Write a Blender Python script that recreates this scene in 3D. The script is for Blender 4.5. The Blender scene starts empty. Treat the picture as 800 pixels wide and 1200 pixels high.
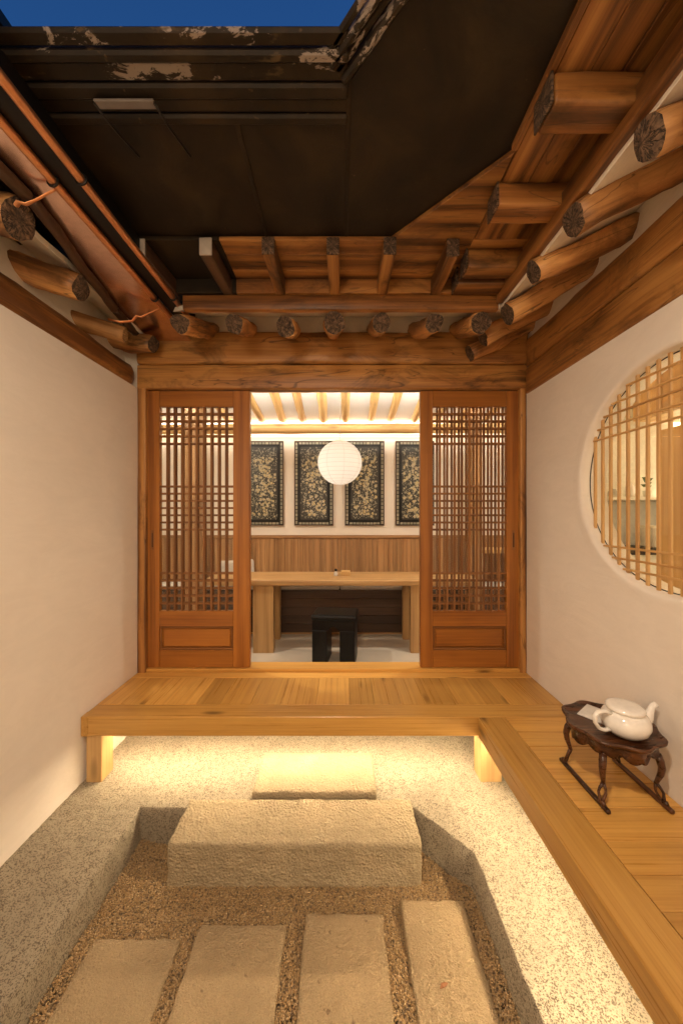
import bpy, bmesh, math, random
import numpy as np
from mathutils import Vector, Matrix, noise
random.seed(7)
R = math.radians
S = bpy.context.scene
COL = S.collection

# ------------------------------------------------------------ camera, sky, exposure
cam_d = bpy.data.cameras.new('camera'); cam = bpy.data.objects.new('camera', cam_d); COL.objects.link(cam)
cam_d.sensor_fit = 'HORIZONTAL'; cam_d.sensor_width = 24.0; cam_d.lens = 12.3
cam_d.clip_start = 0.02; cam_d.clip_end = 2000
cam.location = (0, 0, 1.017); cam.rotation_euler = (R(90), 0, 0)
cam_d.shift_y = 0.0017
S.camera = cam
W = bpy.data.worlds.new('World'); S.world = W; W.use_nodes = True
wn = W.node_tree.nodes; wl = W.node_tree.links
sky = wn.new('ShaderNodeTexSky'); sky.sky_type = 'NISHITA'; sky.sun_disc = False
sky.sun_elevation = R(11); sky.sun_rotation = R(200); sky.altitude = 50; sky.ozone_density = 8.0; sky.dust_density = 0.3
wn['Background'].inputs['Strength'].default_value = 0.15
wl.new(sky.outputs['Color'], wn['Background'].inputs['Color'])
S.view_settings.view_transform = 'Standard'; S.view_settings.look = 'None'
S.view_settings.gamma = 1; S.view_settings.exposure = 0.0
S.render.engine = 'CYCLES'
S.cycles.use_denoising = True
S.cycles.max_bounces = 10; S.cycles.diffuse_bounces = 6
S.cycles.sample_clamp_indirect = 6.0
S.cycles.caustics_reflective = False; S.cycles.caustics_refractive = False

LED_POWER = 118.0
LED_SIDE_POWER = 175.0
FILL_LAMP_POWER = 36.0
PENDANT_POWER = 40.0
ROOM_POWER = 15.0
COVE_POWER = 30.0
FRONT_FILL = 290.0
LANTERN_POWER = 1.3
KITCHEN_POWER = 110.0
WARM = (1.0, 0.76, 0.46)
ROOMC = (1.0, 0.86, 0.68)

# ------------------------------------------------------------ helpers
WM = {}
def put(o, M, parent=None):
    COL.objects.link(o)
    if parent is not None:
        o.parent = parent
        o.matrix_parent_inverse = WM[parent].inverted()
    o.matrix_basis = M
    WM[o] = M.copy()
    return o

def root(name, label, cat, loc, group=None):
    o = bpy.data.objects.new(name, None); o.empty_display_size = .05
    put(o, Matrix.Translation(Vector(loc)))
    return tag(o, label, cat, group)

def tag(o, label=None, cat=None, group=None, kind=None):
    if label: o['label'] = label
    if cat: o['category'] = cat
    if group: o['group'] = group
    if kind: o['kind'] = kind
    return o

def mesh_from(bm, name, mats, smooth=False):
    me = bpy.data.meshes.new(name); bm.to_mesh(me); bm.free()
    for m in (mats if isinstance(mats, (list, tuple)) else [mats]): me.materials.append(m)
    if smooth: me.polygons.foreach_set('use_smooth', [True]*len(me.polygons))
    return me

def obj(name, me, M=None, parent=None):
    o = bpy.data.objects.new(name, me)
    return put(o, M if M is not None else Matrix.Identity(4), parent)

def frame(p0, p1, up=(0, 0, 1), at=.5):
    p0, p1 = Vector(p0), Vector(p1); x = (p1-p0).normalized(); up = Vector(up)
    y = up.cross(x)
    if y.length < 1e-5: y = Vector((0, 1, 0)).cross(x)
    y.normalize(); z = x.cross(y)
    M = Matrix((x, y, z)).transposed().to_4x4(); M.translation = p0.lerp(p1, at)
    return M

_cache = {}
def box_mesh(L, w, h, mat, bev):
    k = (round(L, 4), round(w, 4), round(h, 4), mat.name, round(bev, 4))
    if k in _cache: return _cache[k]
    bm = bmesh.new(); bmesh.ops.create_cube(bm, size=1)
    bmesh.ops.scale(bm, vec=(L, w, h), verts=bm.verts)
    if bev > 0: bmesh.ops.bevel(bm, geom=bm.edges[:], offset=min(bev, .45*min(L, w, h)), segments=1, affect='EDGES', profile=.5)
    _cache[k] = mesh_from(bm, 'board', mat)
    return _cache[k]

def board(name, p0, p1, w, h, mat, parent=None, bev=.002, up=(0, 0, 1)):
    """sawn board from p0 to p1, w across, h along up; its grain runs along its own X"""
    L = (Vector(p1)-Vector(p0)).length
    return obj(name, box_mesh(L, w, h, mat, bev), frame(p0, p1, up), parent)

def bx(name, x0, x1, y0, y1, z0, z1, mat, parent=None, bev=.002, axis=None):
    d = (x1-x0, y1-y0, z1-z0); c = ((x0+x1)/2, (y0+y1)/2, (z0+z1)/2)
    a = axis if axis is not None else max(range(3), key=lambda i: d[i])
    if a == 0: return board(name, (x0, c[1], c[2]), (x1, c[1], c[2]), d[1], d[2], mat, parent, bev)
    if a == 1: return board(name, (c[0], y0, c[2]), (c[0], y1, c[2]), d[0], d[2], mat, parent, bev)
    return board(name, (c[0], c[1], z0), (c[0], c[1], z1), d[0], d[1], mat, parent, bev, up=(0, 1, 0))

def rbox_mesh(L, w, h, mats, res=.03, r=.006, amp=.002, fr=9, seed=0, sag=0):
    """worn block: rounded box, its faces uneven"""
    bm = bmesh.new()
    def lin(a, n): return [a*(i/n-.5) for i in range(n+1)]
    def ticks(a):
        n = max(2, int(a/res)); t = lin(a-2*r, n)
        return [-a/2] + t + [a/2]
    X, Y, Z = ticks(L), ticks(w), ticks(h); vs = {}
    def V(x, y, z):
        k = (round(x, 5), round(y, 5), round(z, 5))
        if k not in vs:
            q = Vector((max(-L/2+r, min(L/2-r, x)), max(-w/2+r, min(w/2-r, y)), max(-h/2+r, min(h/2-r, z))))
            d = Vector((x, y, z))-q
            p = q + (d.normalized()*r if d.length > 1e-7 else d)
            s = Vector((p.x+seed*3.1, p.y+seed*1.7, p.z-seed))
            nv = noise.noise_vector(s*fr)*amp + noise.noise_vector(s*fr*3.7)*amp*.45
            bend = sag*math.sin((p.x/L+.5)*math.pi)
            vs[k] = bm.verts.new(p+nv+Vector((0, 0, bend)))
        return vs[k]
    def face(A, B, f):
        for i in range(len(A)-1):
            for j in range(len(B)-1):
                bm.faces.new([f(A[i], B[j]), f(A[i+1], B[j]), f(A[i+1], B[j+1]), f(A[i], B[j+1])])
    face(X, Y, lambda a, b: V(a, b, h/2)); face(X, Y, lambda a, b: V(a, -b, -h/2))
    face(X, Z, lambda a, b: V(a, -w/2, b)); face(X, Z, lambda a, b: V(-a, w/2, b))
    face(Y, Z, lambda a, b: V(L/2, a, b)); face(Y, Z, lambda a, b: V(-L/2, -a, b))
    bmesh.ops.recalc_face_normals(bm, faces=bm.faces)
    return mesh_from(bm, 'block', mats, True)

def beam(name, p0, p1, w, h, mat, parent=None, up=(0, 0, 1), r=.012, amp=.004, res=.06, fr=5, sag=0):
    L = (Vector(p1)-Vector(p0)).length
    return obj(name, rbox_mesh(L, w, h, mat, res, r, amp, fr, random.random()*9, sag), frame(p0, p1, up), parent)

def stone(name, x0, x1, y0, y1, z0, z1, mat, parent=None, r=.012, amp=.004, res=.02, fr=12, rot=0):
    M = Matrix.Translation(((x0+x1)/2, (y0+y1)/2, (z0+z1)/2)) @ Matrix.Rotation(rot, 4, 'Z')
    return obj(name, rbox_mesh(x1-x0, y1-y0, z1-z0, mat, res, r, amp, fr, random.random()*9), M, parent)

def log_mesh(L, r0, r1, mats, bend=.01, lump=.06, n=16, rings=12, flat=1.0):
    bm = bmesh.new(); sd = random.random()*20; rows = []
    ph = random.random()*6.28
    for i in range(rings+1):
        t = i/rings; x = (t-.5)*L; rr = r0+(r1-r0)*t
        cy = bend*math.sin(t*3.1+ph); cz = bend*.6*math.sin(t*2.3+ph*1.7)
        if i in (0, rings): rr *= .955
        row = []
        for k in range(n):
            a = 2*math.pi*k/n
            q = 1+lump*noise.noise((x*5+sd, math.cos(a)*1.1+sd, math.sin(a)*1.1))+lump*.6*noise.noise((x*17, math.cos(a)*3+sd, math.sin(a)*3))
            row.append(bm.verts.new((x, cy+rr*q*math.cos(a), cz+flat*rr*q*math.sin(a))))
        rows.append(row)
    for i in range(rings):
        for k in range(n):
            bm.faces.new([rows[i][k], rows[i+1][k], rows[i+1][(k+1) % n], rows[i][(k+1) % n]])
    for row, x in ((rows[0], -L/2), (rows[-1], L/2)):
        c = Vector((0, 0, 0))
        for v in row: c += v.co
        c /= n; s = 1 if x > 0 else -1
        inner = [bm.verts.new(c+(v.co-c)*.55+Vector((s*(.004+.004*noise.noise(v.co*40)), 0, 0))) for v in row]
        cv = bm.verts.new(c+Vector((s*.003, 0, 0)))
        for k in range(n):
            f = bm.faces.new([row[k], row[(k+1) % n], inner[(k+1) % n], inner[k]]); f.material_index = 1
            g = bm.faces.new([inner[k], inner[(k+1) % n], cv]); g.material_index = 1
    bmesh.ops.recalc_face_normals(bm, faces=bm.faces)
    me = mesh_from(bm, 'log', mats, False)
    me.polygons.foreach_set('use_smooth', [p.material_index == 0 for p in me.polygons])
    return me

def log(name, p0, p1, r0, r1, mats, parent=None, **k):
    L = (Vector(p1)-Vector(p0)).length
    return obj(name, log_mesh(L, r0, r1, mats, **k), frame(p0, p1), parent)

def tube_bm(bm, pts, rad, n=10, cap=True, closed=False, flat=None):
    pts = [Vector(p) for p in pts]; m = len(pts)
    rad = rad if isinstance(rad, (list, tuple)) else [rad]*m
    rows = []; up = None
    for i in range(m):
        if closed: t = pts[(i+1) % m]-pts[i-1]
        else: t = pts[min(i+1, m-1)]-pts[max(i-1, 0)]
        t.normalize()
        if up is None:
            up = Vector((0, 0, 1)) if abs(t.z) < .9 else Vector((0, 1, 0))
        a = (up-t*up.dot(t)).normalized(); b = t.cross(a); up = a
        fa, fb = flat if flat else (1, 1)
        rows.append([bm.verts.new(pts[i]+rad[i]*(fa*math.cos(2*math.pi*k/n)*a+fb*math.sin(2*math.pi*k/n)*b)) for k in range(n)])
    rng = range(m if closed else m-1)
    for i in rng:
        A, B = rows[i], rows[(i+1) % m]
        for k in range(n): bm.faces.new([A[k], A[(k+1) % n], B[(k+1) % n], B[k]])
    if cap and not closed:
        bm.faces.new(rows[0][::-1]); bm.faces.new(rows[-1])
    bmesh.ops.recalc_face_normals(bm, faces=bm.faces)

def tube(name, pts, rad, mat, parent=None, n=10, closed=False, flat=None):
    c = Vector((0, 0, 0))
    for p in pts: c += Vector(p)
    c /= len(pts)
    bm = bmesh.new(); tube_bm(bm, [Vector(p)-c for p in pts], rad, n, True, closed, flat)
    return obj(name, mesh_from(bm, name, mat, True), Matrix.Translation(c), parent)

def lathe_bm(bm, prof, n=32, fun=None):
    rows = []
    for r, z in prof:
        row = []
        for k in range(n):
            a = 2*math.pi*k/n; q = fun(a, r, z) if fun else 1
            row.append(bm.verts.new((r*q*math.cos(a), r*q*math.sin(a), z)))
        rows.append(row)
    for A, B in zip(rows, rows[1:]):
        for k in range(n): bm.faces.new([A[k], A[(k+1) % n], B[(k+1) % n], B[k]])
    bm.faces.new(rows[0][::-1]); bm.faces.new(rows[-1])
    bmesh.ops.recalc_face_normals(bm, faces=bm.faces)

def slab(name, poly, z0, z1, mat, parent=None, bev=.002):
    """flat piece with a polygonal outline"""
    cx = sum(p[0] for p in poly)/len(poly); cy = sum(p[1] for p in poly)/len(poly)
    bm = bmesh.new()
    f = bm.faces.new([bm.verts.new((x-cx, y-cy, 0)) for x, y in poly])
    if f.normal.z < 0: f.normal_flip()
    e = bmesh.ops.extrude_face_region(bm, geom=[f])
    bmesh.ops.translate(bm, vec=(0, 0, z1-z0), verts=[v for v in e['geom'] if isinstance(v, bmesh.types.BMVert)])
    bmesh.ops.recalc_face_normals(bm, faces=bm.faces)
    if bev: bmesh.ops.bevel(bm, geom=bm.edges[:], offset=bev, segments=1, affect='EDGES')
    return obj(name, mesh_from(bm, name, mat), Matrix.Translation((cx, cy, z0)), parent)

def sheet(name, quad, t, mat, parent=None, nu=1, nv=1, bumpy=0):
    """thin plate through four corners, thickness t along its normal"""
    a, b, c, d = [Vector(q) for q in quad]; n = (b-a).cross(d-a).normalized()
    o = (a+b+c+d)/4; bm = bmesh.new(); L = []
    for side in (0, 1):
        g = [[bm.verts.new(a.lerp(b, i/nu).lerp(d.lerp(c, i/nu), j/nv)-o+n*(t*side+(bumpy*noise.noise(a.lerp(b, i/nu).lerp(d.lerp(c, i/nu), j/nv)*6) if bumpy else 0))) for j in range(nv+1)] for i in range(nu+1)]
        L.append(g)
        for i in range(nu):
            for j in range(nv): bm.faces.new([g[i][j], g[i+1][j], g[i+1][j+1], g[i][j+1]])
    g, h = L
    for i in range(nu):
        bm.faces.new([g[i][0], g[i+1][0], h[i+1][0], h[i][0]]); bm.faces.new([g[i][nv], g[i+1][nv], h[i+1][nv], h[i][nv]])
    for j in range(nv):
        bm.faces.new([g[0][j], g[0][j+1], h[0][j+1], h[0][j]]); bm.faces.new([g[nu][j], g[nu][j+1], h[nu][j+1], h[nu][j]])
    bmesh.ops.recalc_face_normals(bm, faces=bm.faces)
    return obj(name, mesh_from(bm, name, mat), Matrix.Translation(o), parent)

# ------------------------------------------------------------ materials
def new_mat(name):
    m = bpy.data.materials.new(name); m.use_nodes = True
    nt = m.node_tree; b = nt.nodes['Principled BSDF']
    return m, nt, b
def N(nt, t, **k):
    n = nt.nodes.new(t)
    for a, v in k.items():
        if a.startswith('i_'): n.inputs[a[2:].replace('_', ' ')].default_value = v
        else: setattr(n, a, v)
    return n
def ramp(nt, stops, src):
    r = nt.nodes.new('ShaderNodeValToRGB'); e = r.color_ramp.elements
    while len(e) < len(stops): e.new(.5)
    for el, (p, c) in zip(e, stops):
        el.position = p; el.color = (*c, 1) if len(c) == 3 else c
    nt.links.new(src, r.inputs['Fac']); return r
def mix(nt, fac, a, b, mode='MIX'):
    m = nt.nodes.new('ShaderNodeMix'); m.data_type = 'RGBA'; m.blend_type = mode
    for s, v in ((m.inputs[0], fac), (m.inputs[6], a), (m.inputs[7], b)):
        if hasattr(v, 'is_linked'): nt.links.new(v, s)
        else: s.default_value = v if isinstance(v, (int, float)) else (*v, 1)
    return m.outputs[2]
def math_n(nt, op, a, b=0.0, c=0.0):
    m = nt.nodes.new('ShaderNodeMath'); m.operation = op
    for s, v in zip(m.inputs, (a, b, c)):
        if hasattr(v, 'is_linked'): nt.links.new(v, s)
        else: s.default_value = v
    return m.outputs[0]
def bump(nt, b, h, strength=.3, dist=.004):
    n = nt.nodes.new('ShaderNodeBump'); n.inputs['Strength'].default_value = strength; n.inputs['Distance'].default_value = dist
    nt.links.new(h, n.inputs['Height']); nt.links.new(n.outputs[0], b.inputs['Normal'])
def coords(nt, scale=(1, 1, 1), rnd=True):
    tc = nt.nodes.new('ShaderNodeTexCoord'); src = tc.outputs['Object']
    if rnd:
        oi = nt.nodes.new('ShaderNodeObjectInfo')
        cx = nt.nodes.new('ShaderNodeCombineXYZ')
        nt.links.new(math_n(nt, 'MULTIPLY', oi.outputs['Random'], 37.0), cx.inputs[0])
        nt.links.new(math_n(nt, 'MULTIPLY', oi.outputs['Random'], 91.0), cx.inputs[1])
        va = nt.nodes.new('ShaderNodeVectorMath'); va.operation = 'ADD'
        nt.links.new(src, va.inputs[0]); nt.links.new(cx.outputs[0], va.inputs[1]); src = va.outputs[0]
    mp = nt.nodes.new('ShaderNodeMapping'); mp.inputs['Scale'].default_value = scale
    nt.links.new(src, mp.inputs['Vector']); return mp.outputs[0]
def noise_n(nt, vec, scale=1.0, detail=5, rough=.6, dist=0.0):
    n = nt.nodes.new('ShaderNodeTexNoise'); n.inputs['Scale'].default_value = scale; n.inputs['Detail'].default_value = detail
    n.inputs['Roughness'].default_value = rough; n.inputs['Distortion'].default_value = dist
    nt.links.new(vec, n.inputs['Vector']); return n.outputs['Fac']

def wood(name, light, mid, dark, rough=.45, grain=26, stain=.0, knots=.5, vary=.25, bmp=.25, cracks=0.0, wv=.15):
    m, nt, b = new_mat(name)
    fine = noise_n(nt, coords(nt, (1.6, grain*3, grain*3)), 1, 6, .65, .4)
    v2 = coords(nt, (.9, grain*.35, grain*.35))
    w = nt.nodes.new('ShaderNodeTexWave'); w.wave_type = 'BANDS'; w.bands_direction = 'Y'
    w.inputs['Scale'].default_value = .55; w.inputs['Distortion'].default_value = 7; w.inputs['Detail'].default_value = 3; w.inputs['Detail Scale'].default_value = .8
    nt.links.new(v2, w.inputs['Vector'])
    broad = noise_n(nt, coords(nt, (.9, 5, 5)), 1, 4, .55, .6)
    f = math_n(nt, 'ADD', math_n(nt, 'MULTIPLY', fine, .65-wv), math_n(nt, 'MULTIPLY', w.outputs['Fac'], wv))
    f = math_n(nt, 'ADD', f, math_n(nt, 'MULTIPLY', broad, .35))
    r = ramp(nt, [(.36, dark), (.50, mid), (.66, light)], f)
    col = r.outputs['Color']
    if knots:
        vo = nt.nodes.new('ShaderNodeTexVoronoi'); vo.inputs['Scale'].default_value = 1.0
        nt.links.new(coords(nt, (2.2, 7, 7)), vo.inputs['Vector'])
        kr = ramp(nt, [(.05, (1, 1, 1)), (.16, (0, 0, 0))], vo.outputs['Distance'])
        col = mix(nt, math_n(nt, 'MULTIPLY', kr.outputs['Color'], knots), col, tuple(c*.35 for c in dark))
    if stain:
        st = noise_n(nt, coords(nt, (2.5, 6, 6)), 1, 5, .7, 1.0)
        sr = ramp(nt, [(.52, (0, 0, 0)), (.70, (1, 1, 1))], st)
        col = mix(nt, math_n(nt, 'MULTIPLY', sr.outputs['Color'], stain), col, tuple(c*.22 for c in dark))
    h = f
    if cracks:
        cr = noise_n(nt, coords(nt, (.7, 9, 9)), 1, 3, .5, .8)
        band = ramp(nt, [(.492, (0, 0, 0)), (.498, (1, 1, 1)), (.504, (0, 0, 0))], cr)
        col = mix(nt, math_n(nt, 'MULTIPLY', band.outputs['Color'], cracks), col, tuple(c*.15 for c in dark))
        h = math_n(nt, 'SUBTRACT', f, math_n(nt, 'MULTIPLY', band.outputs['Color'], 1.2*cracks))
    oi = nt.nodes.new('ShaderNodeObjectInfo'); hs = nt.nodes.new('ShaderNodeHueSaturation')
    nt.links.new(math_n(nt, 'MULTIPLY_ADD', oi.outputs['Random'], vary, 1-vary*.5), hs.inputs['Value'])
    nt.links.new(col, hs.inputs['Color']); nt.links.new(hs.outputs[0], b.inputs['Base Color'])
    rr = math_n(nt, 'MULTIPLY_ADD', fine, .25, rough-.12); nt.links.new(rr, b.inputs['Roughness'])
    bump(nt, b, h, bmp, .004)
    return m

def end_grain(name, light, dark):
    m, nt, b = new_mat(name)
    vec = coords(nt, (1, 1, 1), False)
    sx = nt.nodes.new('ShaderNodeSeparateXYZ'); nt.links.new(vec, sx.inputs[0])
    ang = math_n(nt, 'ARCTAN2', sx.outputs[2], sx.outputs[1])
    rad = math_n(nt, 'SQRT', math_n(nt, 'ADD', math_n(nt, 'MULTIPLY', sx.outputs[1], sx.outputs[1]), math_n(nt, 'MULTIPLY', sx.outputs[2], sx.outputs[2])))
    oi = nt.nodes.new('ShaderNodeObjectInfo')
    cx = nt.nodes.new('ShaderNodeCombineXYZ'); nt.links.new(math_n(nt, 'MULTIPLY', ang, 1.6), cx.inputs[0]); nt.links.new(math_n(nt, 'MULTIPLY', rad, 14), cx.inputs[1])
    nt.links.new(math_n(nt, 'MULTIPLY', oi.outputs['Random'], 50), cx.inputs[2])
    n1 = noise_n(nt, cx.outputs[0], 2.2, 3, .6)
    cr = ramp(nt, [(.44, (1, 1, 1)), (.5, (0, 0, 0)), (.56, (1, 1, 1))], n1)
    n2 = noise_n(nt, vec, 60, 4, .6)
    c = ramp(nt, [(.35, dark), (.7, light)], n2).outputs['Color']
    c = mix(nt, cr.outputs['Color'], tuple(x*.12 for x in dark), c)
    nt.links.new(c, b.inputs['Base Color']); b.inputs['Roughness'].default_value = .8
    bump(nt, b, math_n(nt, 'ADD', n2, cr.outputs['Color']), .6, .006)
    return m

def plaster(name, col, vary=.06, bmp=.15, rough=.85):
    m, nt, b = new_mat(name); v = coords(nt, (1, 1, 1), False)
    n1 = noise_n(nt, v, 2.2, 6, .6, .5); n2 = noise_n(nt, v, 60, 5, .7); n3 = noise_n(nt, coords(nt, (3, 3, 9), False), 1, 5, .7, 2.5)
    n1 = math_n(nt, 'ADD', math_n(nt, 'MULTIPLY', n1, .6), math_n(nt, 'MULTIPLY', n3, .4))
    r = ramp(nt, [(.3, tuple(c*(1-vary) for c in col)), (.7, tuple(min(1, c*(1+vary*.5)) for c in col))], n1)
    nt.links.new(r.outputs['Color'], b.inputs['Base Color']); b.inputs['Roughness'].default_value = rough
    bump(nt, b, math_n(nt, 'ADD', math_n(nt, 'MULTIPLY', n1, 2.0), math_n(nt, 'MULTIPLY', n2, .35)), bmp, .01)
    return m

def granite(name, base, speck, dens=.5, bmp=.6, sc=130, dist=.004):
    m, nt, b = new_mat(name); v = coords(nt, (1, 1, 1), True)
    big = noise_n(nt, v, 5, 4, .6); med = noise_n(nt, v, sc*.45, 4, .65); fin = noise_n(nt, v, sc*2.2, 3, .7)
    vo = nt.nodes.new('ShaderNodeTexVoronoi'); vo.inputs['Scale'].default_value = sc; nt.links.new(v, vo.inputs['Vector'])
    c = ramp(nt, [(.3, tuple(x*.72 for x in base)), (.5, base), (.75, tuple(min(1, x*1.25) for x in base))], fin).outputs['Color']
    vs = nt.nodes.new('ShaderNodeTexVoronoi'); vs.inputs['Scale'].default_value = sc*.62
    wv = N(nt, 'ShaderNodeVectorMath', operation='ADD'); sc3 = N(nt, 'ShaderNodeVectorMath', operation='SCALE')
    nz = N(nt, 'ShaderNodeTexNoise'); nz.inputs['Scale'].default_value = sc*.8; nz.inputs['Detail'].default_value = 3; nt.links.new(v, nz.inputs['Vector'])
    nt.links.new(nz.outputs['Color'], sc3.inputs[0]); sc3.inputs['Scale'].default_value = 1.6/sc
    nt.links.new(v, wv.inputs[0]); nt.links.new(sc3.outputs[0], wv.inputs[1]); nt.links.new(wv.outputs[0], vs.inputs['Vector'])
    sv = nt.nodes.new('ShaderNodeSeparateColor'); nt.links.new(vs.outputs['Color'], sv.inputs[0])
    patch = noise_n(nt, v, sc*.09, 4, .65)
    sp = ramp(nt, [(1.02-dens*.55, (0, 0, 0)), (1.12-dens*.55, (1, 1, 1))], math_n(nt, 'ADD', math_n(nt, 'MULTIPLY', sv.outputs[0], .62), math_n(nt, 'MULTIPLY', patch, .62)))
    c = mix(nt, math_n(nt, 'MULTIPLY', sp.outputs['Color'], .85), c, speck)
    c = mix(nt, math_n(nt, 'MULTIPLY', ramp(nt, [(.38, (1, 1, 1)), (.62, (0, 0, 0))], big).outputs['Color'], .6), c, mix(nt, .5, c, tuple(x*.5 for x in base)))
    nt.links.new(c, b.inputs['Base Color']); b.inputs['Roughness'].default_value = .85
    h = math_n(nt, 'ADD', math_n(nt, 'MULTIPLY', med, -1.2), math_n(nt, 'MULTIPLY', fin, .5))
    h = math_n(nt, 'ADD', h, math_n(nt, 'MULTIPLY', vo.outputs['Distance'], .5))
    bump(nt, b, h, bmp, dist)
    return m

def flat(name, col, rough=.5, metal=0, emit=None, es=0, bmp=0, spec=None):
    m, nt, b = new_mat(name)
    v = coords(nt, (1, 1, 1), False); n = noise_n(nt, v, 30, 4, .6)
    r = ramp(nt, [(.3, tuple(c*.9 for c in col)), (.7, tuple(min(1, c*1.06) for c in col))], n)
    nt.links.new(r.outputs['Color'], b.inputs['Base Color'])
    b.inputs['Roughness'].default_value = rough; b.inputs['Metallic'].default_value = metal
    if spec is not None: b.inputs['Specular IOR Level'].default_value = spec
    if emit: b.inputs['Emission Color'].default_value = (*emit, 1); b.inputs['Emission Strength'].default_value = es
    if bmp: bump(nt, b, noise_n(nt, v, 90, 3), bmp, .002)
    return m

M_old = wood('old_timber', (.50, .25, .072), (.33, .145, .038), (.12, .045, .013), .42, 20, .7, .8, .3, .5, .8, .18)
M_oldlog = wood('old_log', (.66, .36, .13), (.42, .20, .068), (.15, .066, .022), .5, 16, .8, .8, .4, .7, .9, .2)
M_end = end_grain('weathered_end_grain', (.21, .125, .07), (.06, .035, .02))
M_paleend = end_grain('sawn_end_grain', (.55, .34, .15), (.40, .23, .09))
M_palelog = wood('pale_log', (.52, .30, .12), (.42, .23, .085), (.27, .13, .045), .6, 18, .2, .6, .2, .3, .3)
M_board = wood('eave_board_wood', (.38, .18, .05), (.235, .096, .025), (.07, .026, .007), .42, 20, .7, .7, .45, .35, .6, .18)  # deepened so the colour carries the shade between the eave timbers
M_door = wood('door_wood', (.40, .155, .027), (.31, .113, .019), (.20, .066, .011), .38, 24, .0, .25, .14, .15)
M_doordark = wood('lattice_wood', (.30, .13, .04), (.22, .09, .026), (.13, .05, .015), .45, 24, 0, 0, .2, .15)
M_oak = wood('deck_oak', (.66, .385, .105), (.565, .31, .078), (.44, .22, .05), .30, 34, .10, .9, .46, .10, 0, .05)
M_pine = wood('deck_pine', (.60, .40, .18), (.54, .345, .145), (.45, .27, .105), .5, 20, 0, .5, .12, .12)
M_wains = wood('wainscot_wood', (.42, .235, .10), (.33, .175, .07), (.22, .11, .042), .45, 24, 0, 0, .4, .1)
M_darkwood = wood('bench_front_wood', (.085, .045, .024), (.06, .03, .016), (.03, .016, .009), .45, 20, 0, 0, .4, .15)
M_table = wood('table_wood', (.52, .33, .145), (.44, .265, .11), (.32, .18, .07), .4, 20, 0, .4, .12, .12)
M_lightlog = wood('room_log', (.76, .52, .23), (.66, .42, .165), (.46, .26, .09), .55, 18, .25, .6, .2, .3, .2)
M_soban = wood('lacquered_wood', (.12, .045, .016), (.062, .022, .009), (.022, .009, .005), .28, 26, 0, 0, .2, .15)
M_kitch = wood('kitchen_wood', (.62, .39, .16), (.54, .32, .12), (.42, .23, .08), .45, 20, 0, .3, .15, .1)
M_wall = plaster('courtyard_plaster', (.80, .745, .68), .09, .2)
M_infill = plaster('rough_plaster', (.82, .77, .68), .15, .5)
M_roomwall = plaster('room_plaster', (.80, .75, .68), .03, .05)
M_ceil = plaster('room_ceiling_plaster', (.84, .82, .78), .03, .05)
M_floor = plaster('room_floor_paper', (.62, .56, .47), .05, .05, .4)
M_plinth = granite('washed_granite', (.47, .405, .30), (.10, .077, .052), .58, 1.0, 520, .005)
M_stone = granite('hammered_granite', (.50, .405, .26), (.28, .21, .13), .02, 1.0, 95, .018)
M_paver = granite('paver_granite', (.47, .35, .205), (.22, .15, .09), .10, 1.0, 150, .012)
M_soil = granite('gravel_bed', (.25, .19, .13), (.08, .06, .04), .6, .8, 140, .005)
M_led = flat('led_tape', (.8, .7, .5), .5, 0, WARM, LED_POWER)
M_ledside = flat('led_tape_side', (.8, .7, .5), .5, 0, WARM, LED_SIDE_POWER)
M_black = flat('black_painted_wood', (.006, .0056, .0056), .4, 0, bmp=.05, spec=.25)
M_porc = flat('white_porcelain', (.86, .845, .81), .12)
M_paper = flat('white_paper', (.72, .71, .68), .7)
M_cush = flat('linen_cushion', (.62, .58, .53), .9, bmp=.2)
M_copper = flat('copper', (.88, .44, .22), .42, 1.0)
M_copperpol = flat('copper_sheet', (.90, .62, .50), .2, 1.0)
M_iron = flat('dark_iron', (.03, .025, .022), .5, .7)
M_whitecap = flat('pale_end_cap', (.42, .37, .32), .7)
M_kwhite = flat('kitchen_white', (.70, .69, .60), .5)
M_kgrey = flat('kitchen_grey', (.46, .45, .40), .5)
M_rubber = flat('black_gasket', (.02, .02, .02), .5)
M_cord = flat('lantern_cord', (.35, .33, .30), .6)

# black sheet: painted metal with dust, and the flaking variant of the mouldings
def black_sheet(name, flakes):
    m, nt, b = new_mat(name); v = coords(nt, (1, 1, 1), False)
    n = noise_n(nt, v, 4, 6, .65, .6)
    c = ramp(nt, [(.32, (.004, .0028, .0016)), (.5, (.013, .008, .0035)), (.68, (.030, .018, .007))], n).outputs['Color']
    d = noise_n(nt, coords(nt, (30, 30, 30), False), 1, 2, .5)
    c = mix(nt, ramp(nt, [(.74, (0, 0, 0)), (.80, (1, 1, 1))], d).outputs['Color'], c, (.10, .06, .03))
    if flakes:
        a = noise_n(nt, coords(nt, (3.1, 3.1, 5), True), 1, 2, .5); e = noise_n(nt, coords(nt, (16, 30, 30), True), 1, 5, .7, .6)
        k = math_n(nt, 'ADD', math_n(nt, 'MULTIPLY', a, .55), math_n(nt, 'MULTIPLY', e, .45))
        c = mix(nt, ramp(nt, [(.560, (0, 0, 0)), (.575, (1, 1, 1))], k).outputs['Color'], c, (.27, .225, .19))
        k2 = noise_n(nt, coords(nt, (9, 22, 22), False), 1, 4, .7)
        c = mix(nt, ramp(nt, [(.62, (0, 0, 0)), (.70, (1, 1, 1))], k2).outputs['Color'], c, (.07, .045, .02))
    nt.links.new(c, b.inputs['Base Color']); b.inputs['Roughness'].default_value = .55; b.inputs['Specular IOR Level'].default_value = .3
    bump(nt, b, n, .3, .01)
    return m
M_sheet = black_sheet('black_canopy_sheet', False)
M_flake = black_sheet('flaking_black_paint', True)

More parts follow.
